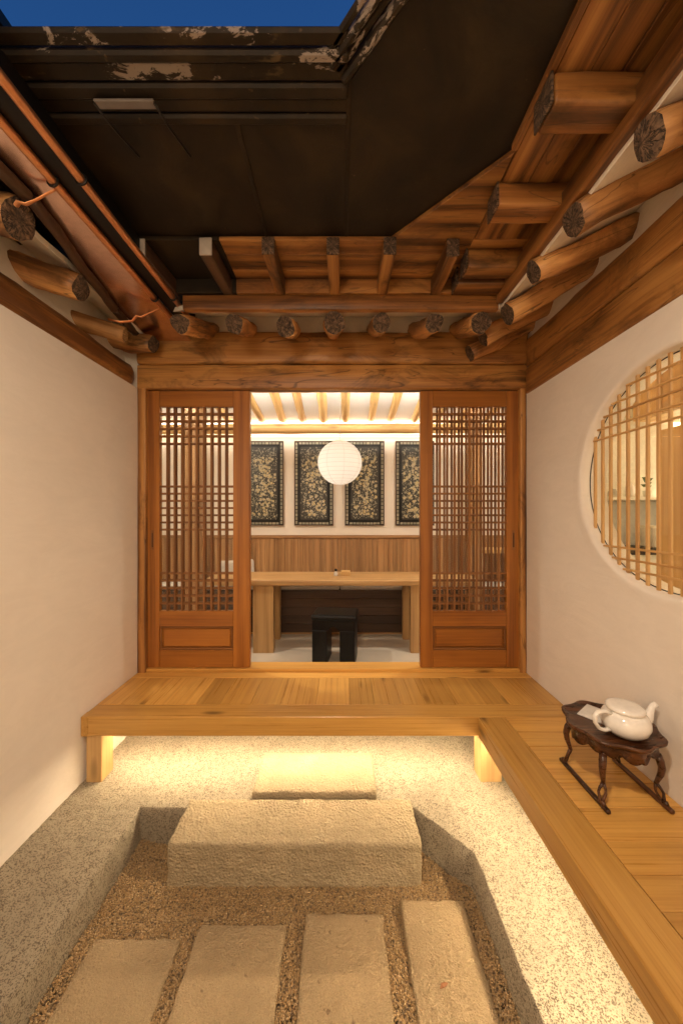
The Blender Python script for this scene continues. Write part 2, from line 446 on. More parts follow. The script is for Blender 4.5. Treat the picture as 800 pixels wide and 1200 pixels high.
# glass
M_glass, nt, b = new_mat('window_glass')
nt.nodes.remove(b); gl = N(nt, 'ShaderNodeBsdfGlossy'); gl.inputs['Roughness'].default_value = .02
tr = N(nt, 'ShaderNodeBsdfTransparent'); tr.inputs['Color'].default_value = (.97, .97, .95, 1)
lw = N(nt, 'ShaderNodeLayerWeight'); lw.inputs['Blend'].default_value = .5; ms = N(nt, 'ShaderNodeMixShader')
nt.links.new(math_n(nt, 'MULTIPLY_ADD', math_n(nt, 'POWER', lw.outputs['Facing'], 4.0), .7, .03), ms.inputs[0]); nt.links.new(tr.outputs[0], ms.inputs[1]); nt.links.new(gl.outputs[0], ms.inputs[2])
nt.links.new(ms.outputs[0], nt.nodes['Material Output'].inputs['Surface'])

# lantern paper
M_lantern, nt, b = new_mat('lantern_paper')
nt.nodes.remove(b); df = N(nt, 'ShaderNodeBsdfDiffuse'); df.inputs['Color'].default_value = (.85, .84, .80, 1)
tl = N(nt, 'ShaderNodeBsdfTranslucent'); tl.inputs['Color'].default_value = (.88, .86, .82, 1); ms = N(nt, 'ShaderNodeMixShader'); ms.inputs[0].default_value = .5
nt.links.new(df.outputs[0], ms.inputs[1]); nt.links.new(tl.outputs[0], ms.inputs[2]); nt.links.new(ms.outputs[0], nt.nodes['Material Output'].inputs['Surface'])

# pebbles and mother of pearl: a colour per piece
def island_mat(name, stops, rough=.6, metal=0, bmp=0):
    m, nt, b = new_mat(name); g = N(nt, 'ShaderNodeNewGeometry')
    r = ramp(nt, stops, g.outputs['Random Per Island'])
    n = noise_n(nt, coords(nt, (1, 1, 1), False), 400, 3)
    c = mix(nt, .35, r.outputs['Color'], ramp(nt, [(.3, (.2, .2, .2)), (.7, (1, 1, 1))], n).outputs['Color'], 'MULTIPLY')
    nt.links.new(c, b.inputs['Base Color']); b.inputs['Roughness'].default_value = rough; b.inputs['Metallic'].default_value = metal
    return m
M_peb = island_mat('pebbles', [(0, (.30, .19, .09)), (.25, (.46, .31, .15)), (.5, (.35, .22, .095)), (.75, (.56, .41, .23)), (.92, (.15, .10, .06))], .6)
M_pearl = island_mat('mother_of_pearl', [(0, (.50, .40, .18)), (.3, (.62, .55, .38)), (.55, (.30, .30, .25)), (.8, (.62, .47, .18)), (1, (.2, .2, .17))], .3)
M_pearldim = island_mat('mother_of_pearl_leaves', [(0, (.22, .22, .17)), (.4, (.34, .32, .24)), (.7, (.18, .17, .13)), (1, (.42, .38, .26))], .35)

# ------------------------------------------------------------ ground
ZP = -.335
gm = bmesh.new(); bmesh.ops.create_grid(gm, x_segments=8, y_segments=8, size=300)
tag(obj('ground', mesh_from(gm, 'ground', M_soil), Matrix.Translation((0, 0, -.75))), 'earth around and below the courtyard', kind='structure')

def pit_sdf(x, y):   # negative inside the sunken pit
    d = max(-.915-x, x-.525, y-1.597, .12-y)
    nx, ny = .735, .678     # the clipped corner by the clear end of the step stone
    return max(d, (x-.33)*nx+(y-1.597)*ny - .0)
def axis(a, b, dense, lo, hi):
    t = [a]
    while t[-1] < b:
        s = lo if any(p <= t[-1] <= q for p, q in dense) else hi
        t.append(min(b, t[-1]+s))
    return t
AX = axis(-1.30, 1.18, [(-.945, -.895), (.31, .545)], .0042, .018)
AY = axis(-1.2, 2.30, [(1.36, 1.625)], .0042, .018)
bm = bmesh.new(); grid = []; flag = []
for x in AX:
    row = []; fl = []
    for y in AY:
        w = .006*noise.noise((x*9, y*9, 1))+.004*noise.noise((x*31, y*31, 5))
        d = pit_sdf(x, y)+w
        t = max(0, min(1, (d+.007)/.012))
        z = ZP + .004*noise.noise((x*5, y*5, 0)) + .0028*noise.noise((x*38, y*38, 3)) + .0016*noise.noise((x*80, y*80, 8))
        if t < 1: z = -.60 + (z+.60)*(t**.6)
        row.append(bm.verts.new((x, y, z))); fl.append(d < -.03)
    grid.append(row); flag.append(fl)
for i in range(len(AX)-1):
    for j in range(len(AY)-1):
        if flag[i][j] and flag[i+1][j] and flag[i][j+1] and flag[i+1][j+1]: continue
        bm.faces.new([grid[i][j], grid[i+1][j], grid[i+1][j+1], grid[i][j+1]])
bmesh.ops.delete(bm, geom=[v for v in bm.verts if not v.link_faces], context='VERTS')
tag(obj('plinth', mesh_from(bm, 'plinth', M_plinth, True)), 'speckled washed granite plinth round the sunken gravel pit', kind='structure')
ZG = -.494
bx('gravel_base', -.98, .62, .08, 1.66, -.62, ZG-.004, M_soil, axis=0)['kind'] = 'structure'

stones = []
def add_stone(name, label, cat, x0, x1, y0, y1, z0, z1, mat, group=None, **k):
    o = stone(name, x0, x1, y0, y1, z0, z1, mat, **k); tag(o, label, cat, group); stones.append((x0, x1, y0, y1)); return o
add_stone('step_stone', 'long hammered granite step block standing in the pit before the deck', 'stepping stone', -.705, .325, 1.412, 1.640, -.57, -.322, M_stone, r=.008, amp=.0055, fr=27, res=.0115)
o = stone('stone_slab', -.425, .165, 1.652, 1.93, -.350, -.302, M_stone, r=.01, amp=.004); tag(o, 'thin pale granite slab on the plinth under the deck edge', 'stone slab')
GP = 'granite pavers set in the gravel'
add_stone('paver', 'granite paver beside the plain side wall plinth, narrow gravel strip between', 'paver', -.862, -.562, .25, 1.222, -.56, -.469, M_paver, GP, r=.006, amp=.0042, fr=22, res=.014)
add_stone('paver', 'granite paver second from the plain wall, under the dark end of the step block', 'paver', -.508, -.198, .22, 1.262, -.56, -.468, M_paver, GP, r=.006, amp=.0042, fr=22, res=.014)
add_stone('paver', 'granite paver with a small dark spot, in front of the middle of the step block', 'paver', -.132, .152, .28, 1.296, -.56, -.467, M_paver, GP, r=.006, amp=.0042, fr=22, res=.014)
add_stone('paver', 'granite paver with a fallen brown leaf on it, nearest the bright plinth', 'paver', .224, .462, .24, 1.342, -.56, -.468, M_paver, GP, r=.006, amp=.0042, fr=22, res=.014)
lf = bmesh.new()
for i, (x, y) in enumerate([(0, 0), (.011, .006), (.024, .004), (.034, 0), (.024, -.005), (.011, -.006)]): lf.verts.new((x, y, .004*math.sin(x*120)))
lf.verts.ensure_lookup_table(); lf.faces.new(lf.verts[:]); ex = bmesh.ops.extrude_face_region(lf, geom=lf.faces[:])
bmesh.ops.translate(lf, vec=(0, 0, .001), verts=[v for v in ex['geom'] if isinstance(v, bmesh.types.BMVert)])
tag(obj('fallen_leaf', mesh_from(lf, 'leaf', flat('dry_leaf', (.28, .12, .05), .7)), Matrix.Translation((.305, 1.085, -.4605)) @ Matrix.Rotation(.5, 4, 'Z')), 'small dry brown leaf lying on the paver nearest the bright plinth', 'leaf')

# loose gravel: one mass of small pebbles
ico = bmesh.new(); bmesh.ops.create_icosphere(ico, subdivisions=1, radius=1)
iv = np.array([v.co[:] for v in ico.verts]); ifc = np.array([[v.index for v in f.verts] for f in ico.faces]); ico.free()
rng = np.random.default_rng(3); pts = []
while len(pts) < 52000:
    x = rng.uniform(-.93, .54); y = rng.uniform(.62, 1.62)
    if pit_sdf(x, y) > -.004: continue
    if any(a+.004 < x < b-.004 and c+.004 < y < d-.004 for a, b, c, d in stones): continue
    edge = min(max(a-x, x-b, c-y, y-d) for a, b, c, d in stones)
    pts.append((x, y, ZG+rng.uniform(-.004, .005)+.020*max(0, 1-abs(x+.91)/.12)+.022*max(0, 1-abs(x-.52)/.07)+.010*max(0, min(1, (1.30-y)/.12))+.006*noise.noise((x*7, y*7, 0))))
P = np.array(pts); n = len(P)
sc = rng.uniform(.0016, .0037, (n, 1))*np.stack([rng.uniform(.8, 1.3, n), rng.uniform(.8, 1.2, n), rng.uniform(.55, .9, n)], 1)
th = rng.uniform(0, 6.28, n); c, s = np.cos(th), np.sin(th)
v = iv[None]*sc[:, None, :]
tilt = rng.uniform(-.5, .5, n)
v = np.stack([v[..., 0]*np.cos(tilt)[:, None]-v[..., 2]*np.sin(tilt)[:, None], v[..., 1], v[..., 0]*np.sin(tilt)[:, None]+v[..., 2]*np.cos(tilt)[:, None]], -1)
v = np.stack([v[..., 0]*c[:, None]-v[..., 1]*s[:, None], v[..., 0]*s[:, None]+v[..., 1]*c[:, None], v[..., 2]], -1)+P[:, None, :]
f = (ifc[None]+np.arange(n)[:, None, None]*len(iv)).reshape(-1, 3)
me = bpy.data.meshes.new('gravel'); V = v.reshape(-1, 3)
me.vertices.add(len(V)); me.vertices.foreach_set('co', V.ravel().astype(np.float32))
me.loops.add(len(f)*3); me.loops.foreach_set('vertex_index', f.ravel().astype(np.int32))
me.polygons.add(len(f)); me.polygons.foreach_set('loop_start', np.arange(0, len(f)*3, 3, dtype=np.int32))
me.update(calc_edges=True); me.polygons.foreach_set('use_smooth', [True]*len(f)); me.materials.append(M_peb)
tag(obj('gravel', me), 'brown pea gravel filling the pit between the stones', 'gravel', kind='stuff')

# ------------------------------------------------------------ side walls
w = bx('plaster_wall', -1.42, -1.30, -1.6, 2.27, -.5, 1.815, M_wall, axis=1, bev=0)
tag(w, 'plain windowless plaster wall lit warm along its foot', 'wall')
# wall with the moon window: a plate with a round hole
WC, WZ, WR = 1.277, 1.163, .451
bm = bmesh.new(); ns = 96
def ring(x, r): return [bm.verts.new((x, WC+r*math.cos(2*math.pi*k/ns), WZ+r*math.sin(2*math.pi*k/ns))) for k in range(ns)]
def outer(x):
    vs = []
    for k in range(ns):
        a = 2*math.pi*k/ns; cy, sz = math.cos(a), math.sin(a)
        ts = []
        if cy > 1e-6: ts.append((2.27-WC)/cy)
        if cy < -1e-6: ts.append((-1.6-WC)/cy)
        if sz > 1e-6: ts.append((1.775-WZ)/sz)
        if sz < -1e-6: ts.append((-.5-WZ)/sz)
        t = min(ts); vs.append(bm.verts.new((x, WC+t*cy, WZ+t*sz)))
    return vs
XW = 1.18
swell = [ring(XW, WR+.06), ring(XW-.003, WR+.03), ring(XW-.004, WR+.012), ring(XW-.002, WR+.003), ring(XW+.003, WR-.001), ring(XW+.024, WR-.008), ring(XW+.12, WR-.008)]
o1, o2 = outer(XW), outer(XW+.12)
rows = [o1]+swell+[o2]
for A, B in zip(rows, rows[1:]):
    for k in range(ns): bm.faces.new([A[k], A[(k+1) % ns], B[(k+1) % ns], B[k]])
# fill the four corners
def cn(x): return [bm.verts.new((x, y, z)) for y, z in ((2.27, 1.775), (-1.6, 1.775), (-1.6, -.5), (2.27, -.5))]
bmesh.ops.recalc_face_normals(bm, faces=bm.faces)
cs = cn(XW)
for cv in cs:
    near = sorted(o1, key=lambda q: (q.co-cv.co).length)
    a = next(q for q in near if abs(q.co.y-cv.co.y) < 1e-4); b2 = next(q for q in near if abs(q.co.z-cv.co.z) < 1e-4)
    i, j = o1.index(a), o1.index(b2)
    bm.faces.new([cv, a, b2])
    if abs(i-j) not in (1, ns-1):
        lo, hi = min(i, j), max(i, j)
        seq = o1[lo:hi+1] if hi-lo < ns/2 else o1[hi:]+o1[:lo+1]
        if len(seq) > 2: bm.faces.new(seq)
me = mesh_from(bm, 'wall', M_wall, False)
me.polygons.foreach_set('use_smooth', [abs(p.normal.x) < .9999 or abs(p.center.x-XW) > 1e-3 for p in me.polygons])
tag(obj('plaster_wall', me), 'plaster wall pierced by the round lattice window above the side deck', 'wall')

# ------------------------------------------------------------ deck
D = root('deck', 'L-shaped oak deck with a glowing underside, running along the doors and one wall', 'deck', (0, 1.9, ZP))
FT = -.097
bx('edge_beam', -1.297, 1.178, 1.745, 1.860, FT, 0, M_oak, D, .003)
bx('edge_beam', .680, .815, -1.2, 1.7425, FT, -.0005, M_oak, D, .003)
bx('end_block', -1.2985, -1.262, 1.742, 1.79, FT-.001, .001, M_oak, D, .002, axis=1)
bx('border_board', -1.297, 1.178, 2.160, 2.232, -.03, 0, M_oak, D, .0015)
x = -1.297
while x < 1.17:
    ww = random.uniform(.12, .19); x1 = min(1.178, x+ww)
    if 1.178-x1 < .05: x1 = 1.178
    bx('plank', x, x1-.0012, 1.8612, 2.1588, -.03, random.uniform(-.0012, .0004), M_oak, D, .0012, axis=1); x = x1
y = 1.7425
while y > -1.15:
    ww = random.uniform(.085, .125); y0 = max(-1.2, y-ww)
    bx('plank', .8165, 1.178, y0+.0012, y, -.03, random.uniform(-.0012, .0004), M_oak, D, .0012, axis=0); y = y0
for (a, b2, c2, d2) in ((-1.282, -1.205, 1.757, 1.85), (.70, .805, 1.757, 1.85), (.715, .805, .15, .24), (1.06, 1.15, .15, .24), (-1.282, -1.205, 2.14, 2.22), (1.06, 1.15, 2.14, 2.22)):
    bx('leg', a, b2, c2, d2, ZP-.004, FT-.001, M_pine, D, .003)
bx('joist', .93, .97, -1.1, 1.74, -.094, -.0315, M_pine, D, .002)
bx('led_batten', -1.275, .675, 1.8605, 1.887, -.0973, -.0315, M_pine, D, .001)
bx('joist', -1.2, 1.17, 2.17, 2.21, -.094, -.0315, M_pine, D, .002)
bx('led_strip', -1.27, .67, 1.862, 1.885, -.0995, -.0975, M_led, D, 0)
bx('led_strip', .686, .698, -1.0, 1.72, -.100, -.0972, M_ledside, D, 0)

# ------------------------------------------------------------ house front
H = root('house_front', 'timber house front with beams, posts and an eave of log rafters over the doors', 'house', (0, 2.25, ZP))
YF = 2.253
def zx(px): return (px-400)/182.0
def zy(py): return 1.017+(602-py)/182.0
beam('post', (-1.272, 2.285, -.30), (-1.272, 2.285, 1.962), .052, .12, M_old, H, up=(0, 1, 0), r=.006, amp=.002)
beam('post', (1.158, 2.285, -.30), (1.158, 2.285, 1.962), .040, .12, M_old, H, up=(0, 1, 0), r=.006, amp=.002)
beam('head_beam', (-1.298, 2.262, zy(444)), (1.178, 2.262, zy(444)), .085, zy(430)-zy(458)-.004, M_old, H, r=.006, amp=.0015)
beam('lintel', (-1.298, 2.275, (zy(430)+zy(393))/2), (1.178, 2.275, (zy(430)+zy(393))/2), .15, zy(393)-zy(430)-.004, M_old, H, r=.02, amp=.006)
bx('sill', -1.25, 1.14, 2.236, 2.345, -.03, .020, M_oak, H, .003)
bx('sill_base', -1.29, 1.17, 2.27, 2.36, -.5, -.031, M_old, H, .003)
# plaster between the log ends
sheet('plaster_infill', ((-1.70, 2.27, 2.16), (1.30, 2.27, 2.16), (1.30, 2.27, 2.41), (-1.70, 2.27, 2.41)), .03, M_infill, H, 40, 3, .004)
sheet('plaster_soffit', ((-.80, 1.775, 2.050), (.80, 1.775, 2.050), (1.29, 2.27, 2.290), (-1.25, 2.27, 2.290)), .02, M_infill, H, 40, 8, .004)
bx('plaster_infill', -1.42, -1.2995, 2.243, 2.31, 1.6, 2.25, M_infill, H, .002, axis=2)
for x in (-.815, -.560, -.300, -.044, .205, .465, .72):
    rr = random.uniform(.047, .055); j = random.uniform(-.012, .012)
    log('rafter', (x*1.03+j, 2.33, 2.225), (x, 1.80+random.uniform(-.02, .02), 1.992+random.uniform(-.004, .006)), rr*1.02, rr, [M_oldlog, M_end], H, bend=.010, lump=.24)
beam('eave_board', (-.80, 1.775, 2.080), (.790, 1.775, 2.080), .035, .074, M_board, H, r=.005, amp=.002)
for x in (-.862, -.576, -.310, -.036, .205, .475):
    o = beam('flying_rafter', (x*.985, 1.82, 2.152), (x, 1.49+random.uniform(-.012, .012), 2.150), .052, .072, M_darkwood if x < -.5 else M_board, H, r=.007, amp=.003)  # end pair darker: shade there is put into the wood colour
    bl = root
    M = WM[o] @ Matrix.Translation((.170, 0, 0))
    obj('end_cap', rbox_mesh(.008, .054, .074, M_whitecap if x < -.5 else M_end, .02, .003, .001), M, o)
bx('filler_board', -.84, -.5265, 1.745, 1.765, 2.118, 2.1885, M_sheet, H, .002)  # black for the shade at this end
bx('filler_board', -.525, .79, 1.745, 1.765, 2.118, 2.1885, M_board, H, .002)
bx('shaded_board', -1.12, -.5265, 1.50, 1.79, 2.1895, 2.2065, M_sheet, H, .002)  # black sheet stands in for the shade over these boards
bx('roof', -1.7, 1.6, 1.52, 2.5, 2.40, 2.44, M_sheet, H, .002)
y = 1.50
for k, wd in enumerate((.085, .10, .09)):
    bx('soffit_board', -.525, .799, y, y+wd-.002, 2.189, 2.206, M_board, H, .002); y += wd

# ------------------------------------------------------------ side eave above the round window
E = root('side_eave', 'eave of log rafters and a heavy double beam above the round window wall', 'eave', (1.18, 1.0, 1.77))
beam('beam', (1.245, -1.6, 1.8605), (1.245, 2.243, 1.8605), .15, .168, M_old, E, r=.015, amp=.006)
beam('beam', (1.240, -1.6, 2.030), (1.240, 2.243, 2.030), .145, .166, M_old, E, r=.015, amp=.006)
sheet('plaster_infill', ((1.190, -1.6, 2.10), (1.190, 2.27, 2.10), (1.215, 2.27, 2.36), (1.215, -1.6, 2.36)), .03, M_infill, E, 60, 3, .006)
sheet('plaster_soffit', ((.805, -1.6, 2.078), (.805, 1.78, 2.078), (1.28, 2.265, 2.315), (1.28, -1.6, 2.315)), .02, M_infill, E, 60, 8, .004)
for y in (.38, .672, .942, 1.192, 1.457, 1.707, 2.00, 2.19):
    rr = random.uniform(.045, .053)
    x1 = .80+random.uniform(-.012, .012)
    log('rafter', (1.30, y+random.uniform(-.03, .03), 2.262), (x1, y, 2.010+random.uniform(-.004, .004)), rr*1.05, rr, [M_oldlog, M_end], E, bend=.016, lump=.26)
beam('eave_board', (.792, -1.6, 2.108), (.792, 1.755, 2.108), .034, .082, M_board, E, r=.005, amp=.002)
for y in (.32, .64, .965, 1.275, 1.585, 1.700):
    o = beam('flying_rafter', (.86, y, 2.147), (.555+random.uniform(-.008, .008), y, 2.146), .085, .082, M_board, E, r=.008, amp=.004)
    M = WM[o] @ Matrix.Translation((.155, 0, 0))
    obj('end_cap', rbox_mesh(.008, .087, .084, M_end, .02, .003, .001), M, o)
for x0, x1 in ((.568, .66), (.6615, .745), (.7465, .83)):
    bx('soffit_board', x0, x1, -1.6, 1.498, 2.1905, 2.207, M_board, E, .002)
bx('roof', .58, 1.6, -1.6, 1.518, 2.40, 2.44, M_sheet, E, .002, axis=1)
bx('soffit_board', .80, .832, 1.4985, 1.79, 2.1895, 2.2065, M_board, E, .002, axis=1)
bx('filler_board', .800, .818, -1.6, 1.742, 2.1495, 2.188, M_board, E, .002)
slab('corner_board', [(.165, 1.55), (.562, 1.135), (.566, 1.55)], 2.1885, 2.2065, M_board, E, .002)
bx('fascia', .548, .566, -1.6, 1.13, 2.186, 2.235, M_board, E, .002)

# ------------------------------------------------------------ copper guttered eave over the plain wall
G = root('log_eave', 'low eave of short knotty logs on a bowed beam above the plain wall', 'eave', (-1.35, 1.0, 1.815))
beam('beam', (-1.375, -1.6, 1.885), (-1.375, 2.23, 1.885), .15, .140, M_old, G, r=.05, amp=.010, sag=.012)
sheet('plaster_infill', ((-1.40, -1.6, 1.93), (-1.40, 2.26, 1.93), (-1.50, 2.26, 2.36), (-1.50, -1.6, 2.36)), .03, M_infill, G, 60, 5, .012)
sheet('plaster_soffit', ((-1.60, -1.6, 2.34), (-1.60, 2.26, 2.34), (-1.20, 2.26, 2.100), (-1.04, -1.6, 2.092)), .02, M_infill, G, 60, 8, .010)
bx('roof', -1.75, -.96, -1.6, 1.518, 2.40, 2.44, M_sheet, G, .002, axis=1)
log('rafter', (-1.56, .82, 2.14), (-1.09, .80, 2.012), .064, .060, [M_oldlog, M_end], G, bend=.012, lump=.22)
log('rafter', (-1.54, 1.205, 2.17), (-1.095, 1.184, 2.010), .064, .062, [M_oldlog, M_end], G, bend=.012, lump=.25)
log('rafter', (-1.54, 1.53, 2.155), (-1.145, 1.553, 2.008), .058, .054, [M_oldlog, M_end], G, bend=.012, lump=.25)
log('rafter', (-1.56, 1.80, 2.07), (-1.175, 1.905, 1.985), .046, .042, [M_palelog, M_paleend], G, bend=.004, lump=.06)['label'] = 'thinner clean pale log'
log('rafter', (-1.50, 2.14, 2.12), (-1.12, 2.08, 2.02), .056, .052, [M_oldlog, M_end], G, bend=.012, lump=.25)
EB = [(-1.035, -1.6), (-1.05, 1.18), (-1.185, 1.834), (-1.225, 2.12)]
for (xa, ya), (xb, yb) in zip(EB, EB[1:]):
    beam('eave_board', (xa, ya, 2.082), (xb, yb-.002, 2.082), .034, .035, M_darkwood, G, r=.009, amp=.006, res=.03)  # the board's shadow is put into its colour, hence dark wood
U = root('gutter', 'polished copper gutter with two beaded rims under the black canopy', 'gutter', (-.9, 1.0, 2.09))
slab('tray', [(-.945, -1.5), (-.945, 2.235)]+[(x+.010, 2.235 if y > 2 else y) for x, y in reversed(EB[1:])]+[(-1.025, -1.5)], 2.100, 2.103, M_copperpol, U, 0)
for x, z in ((-.940, 2.100), (-.848, 2.105)):
    tube('bead', [(x, -1.5+3.56*i/8, z) for i in range(9)], .0140, M_copper, U, 12)
bx('trough', -.931, -.857, -1.5, 2.055, 2.112, 2.19, M_black, U, .002, axis=1)
for y in (.55, 1.14, 1.76):
    bm = bmesh.new()
    for x, z in ((-.940, 2.100), (-.848, 2.105)):
        tube_bm(bm, [(x+0.017*math.cos(a), y, z+.017*math.sin(a)) for a in [2*math.pi*i/14 for i in range(14)]], .004, 6, closed=True)
    tube_bm(bm, [(-.94, y, 2.122), (-.895, y+.004, 2.135), (-.848, y, 2.125)], .004, 6)
    obj('bracket', mesh_from(bm, 'bracket', M_iron, True), None, U)
for y in (1.16, 1.83):
    tube('strap', [(-1.20, y-.03, 2.015), (-1.15, y-.01, 2.012), (-1.10, y+.01, 2.028), (-1.07, y, 2.050), (-1.05, y+.005, 2.046), (-1.02, y+.01, 2.066), (-.945, y-.005, 2.086)], [.007, .008, .007, .008, .006, .004, .004], M_copper, U, 8, flat=(.5, 1.3))

# ------------------------------------------------------------ black canopy over the courtyard
K = root('canopy', 'black painted sheet canopy closing off most of the courtyard, flaking at its edge', 'canopy', (0, 1.2, 2.21))
ZK = 2.2075
for x, y0, y1 in ((-.320, 1.069, 1.56), (.020, .950, 1.56)): bx('seam_batten', x-.007, x+.007, y0, y1, ZK-.003, ZK+.0015, M_sheet, K, .001)
slab('panel', [(-1.6, -1.6), (.298, -1.6), (.298, .30), (-1.6, .30)], ZK+.001, ZK+.020, M_sheet, K, .003)  # out-of-view panel added to hold the lamp and cut sky light
slab('panel', [(-1.6, 1.07), (-.322, 1.07), (-.322, 1.56), (-1.6, 1.56)], ZK+.004, ZK+.020, M_sheet, K, .003)
slab('panel', [(-.318, 1.07), (.018, 1.07), (.018, 1.56), (-.318, 1.56)], ZK+.002, ZK+.020, M_sheet, K, .003)
slab('panel', [(.022, 1.56), (.022, .962), (.62, .26), (.62, 1.56)], ZK, ZK+.020, M_sheet, K, .003)
slab('panel', [(.30, -1.6), (.62, -1.6), (.62, .255), (.30, .62)], ZK+.001, ZK+.020, M_sheet, K, .003)
def run(name, y0, y1, z0, z1, mat=M_flake, x0=-1.6, x1=.012):
    return bx(name, x0, x1, y0, y1, z0, z1, mat, K, .006, axis=0)
for y0, y1, z0, z1 in ((1.040, 1.068, 2.198, 2.224), (1.000, 1.0385, 2.204, 2.224), (.962, .9985, 2.194, 2.222), (.915, .9605, 2.200, 2.221), (.888, .9135, 2.188, 2.212), (.852, .8865, 2.196, 2.210)):
    run('moulding', y0, y1, z0, z1, M_sheet if y0 > .95 else M_flake, x1=.0195)
dv = Vector((.66, -.751, 0)); nv = Vector((-.751, -.66, 0)); P0 = Vector((.020, .955, 0))
for k, (a, b2, z0, z1) in enumerate(((.001, .022, 2.186, 2.224), (.023, .046, 2.200, 2.222), (.047, .066, 2.188, 2.212), (.067, .088, 2.196, 2.210))):
    c1 = P0+nv*((a+b2)/2)+dv*(-.012+.075*0); c2 = c1+dv*1.6
    zz = Vector((0, 0, (z0+z1)/2))
    board('moulding', c1+zz, c2+zz, b2-a-.001, z1-z0, M_flake, K, .006)
bx('patch', -.70, -.53, .985, 1.008, 2.180, 2.188, flat('bare_zinc', (.17, .15, .14), .6, .3), K, .002, axis=0)
for x in (-.70, -.53):
    tube('bracket_rod', [(x, .99, 2.178), (x+.01, 1.06, 2.184), (x+.03, 1.16, 2.200)], .0035, M_iron, K, 6)

# ------------------------------------------------------------ sliding doors
def door(x0, x1, lx0, lx1, label, hx, shift):
    z0, z1, lz0, lz1 = .021, zy(458)-.002, zy(717), zy(477)
    T = root('sliding_door', label, 'door', ((x0+x1)/2, YF+.02, z0))
    ya, yb = YF, YF+.038
    bx('stile', x0, lx0, ya, yb, z0, z1, M_door, T, .003); bx('stile', lx1, x1, ya, yb, z0, z1, M_door, T, .003)
    e = .0006
    bx('rail', lx0+e, lx1-e, ya+.001, yb-.001, lz1, z1, M_door, T, .003)
    bx('rail', lx0+e, lx1-e, ya+.001, yb-.001, zy(735), lz0, M_door, T, .003)
    bx('rail', lx0+e, lx1-e, ya+.001, yb-.001, z0, zy(763), M_door, T, .003)
    pz0, pz1 = zy(763)+e, zy(735)-e
    bx('panel', lx0+e, lx1-e, ya+.020, yb-.004, pz0, pz1, M_door, T, .001, axis=0)
    fx0, fx1 = lx0+.022, lx1-.022
    bx('raised_panel', fx0, fx1, ya+.010, ya+.0195, pz0+.020, pz1-.020, M_door, T, .008, axis=0)
    m = .012
    bx('moulding', lx0+.001, lx1-.001, ya+.004, ya+.0195, pz0, pz0+m, M_doordark, T, .004); bx('moulding', lx0+.001, lx1-.001, ya+.004, ya+.0195, pz1-m, pz1, M_doordark, T, .004)
    bx('moulding', lx0+.001, lx0+m, ya+.005, ya+.0195, pz0+m+e, pz1-m-e, M_doordark, T, .004, axis=2); bx('moulding', lx1-m, lx1-.001, ya+.005, ya+.0195, pz0+m+e, pz1-m-e, M_doordark, T, .004, axis=2)
    n = 10; p = (lx1-lx0)/n; hw = .0135
    rowsy = [485, 493.5, 502, 511, 520, 570.5, 579, 587.5, 596, 604.5, 613, 621.5, 673, 681.5, 690.5, 699.5, 708.5]
    for layer, (yy, sh) in enumerate(((ya+.006, 0), (ya+.029, shift))):
        for k in range(0 if (layer and sh) else 1, n+1 if (layer and sh) else n):
            xx = lx0+k*p+sh
            if xx-hw/2 < lx0 or xx+hw/2 > lx1: continue
            bx('lattice_bar', xx-hw/2, xx+hw/2, yy, yy+.009, lz0, lz1, M_doordark, T, .0015)
        for py in rowsy:
            zz = zy(py)
            bx('lattice_bar', lx0, lx1, yy+.002, yy+.0075, zz-.0065, zz+.0065, M_doordark, T, .0015, axis=0)
    g = bx('glass', lx0, lx1, ya+.0185, ya+.0215, lz0, lz1, M_glass, T, 0)
    bx('finger_pull', hx-.009, hx+.009, ya-.0012, ya+.004, zy(645), zy(622), M_doordark, T, .002)
    bx('pull_recess', hx-.004, hx+.004, ya-.0022, ya+.003, zy(642), zy(625), M_soban, T, .001)
    return T
door(zx(172), zx(292.5), zx(186.5), zx(273), 'sliding lattice door beside the plain wall, slid clear of the opening', zx(178.5), 0)
door(zx(492.5), zx(608), zx(507), zx(593.5), 'sliding lattice door beside the round window wall, with doubled lattice bars', zx(601.5), -.012)

# ------------------------------------------------------------ room behind the doors
ZF = -.25; YB = 3.92
def struct(name, *a, **k):
    o = bx(name, *a, **k); o['kind'] = 'structure'; return o
struct('room_floor', -2.5, 2.5, 2.361, 4.1, ZF-.1, ZF, M_floor, bev=0)
struct('room_back_wall', -2.5, 2.5, YB, YB+.12, ZF, 2.3, M_roomwall, bev=0)
struct('room_side_wall', -2.42, -2.30, 2.45, YB-.002, ZF, 2.4, M_roomwall, bev=0, axis=1)
struct('room_side_wall', 2.30, 2.42, 2.45, YB-.002, ZF, 2.4, M_roomwall, bev=0, axis=1)
struct('room_front_wall', -2.42, -1.262, 2.336, 2.44, -.5, 2.4, M_roomwall, bev=0)
struct('room_front_wall', 1.19, 2.42, 2.33, 2.44, -.5, 2.4, M_roomwall, bev=0)
RC = root('room_ceiling', 'white plastered sloping ceiling with glowing pale log rafters inside the room', 'ceiling', (0, 3.4, 2.1))
def zc(y): return 2.062+(YB-.14-y)*.235
sheet('plaster_panel', ((-2.4, YB+.02, zc(YB+.02)), (2.4, YB+.02, zc(YB+.02)), (2.4, 2.95, zc(2.95)), (-2.4, 2.95, zc(2.95))), .03, M_ceil, RC)
sheet('plaster_panel', ((-2.4, 2.952, zc(2.952)), (2.4, 2.952, zc(2.952)), (2.4, 2.36, 2.26), (-2.4, 2.36, 2.26)), .03, M_ceil, RC)
for px in (236, 266, 305, 331, 355, 379, 405, 434, 457, 486, 512, 540, 570):
    x = (px-400)*3.77/410
    log('rafter', (x*1.0, 3.80, zc(3.80)-.022), (x*1.02, 2.97, zc(2.97)-.022), .043+random.uniform(-.004, .004), .046, [M_lightlog, M_paleend], RC, bend=.008, lump=.12)
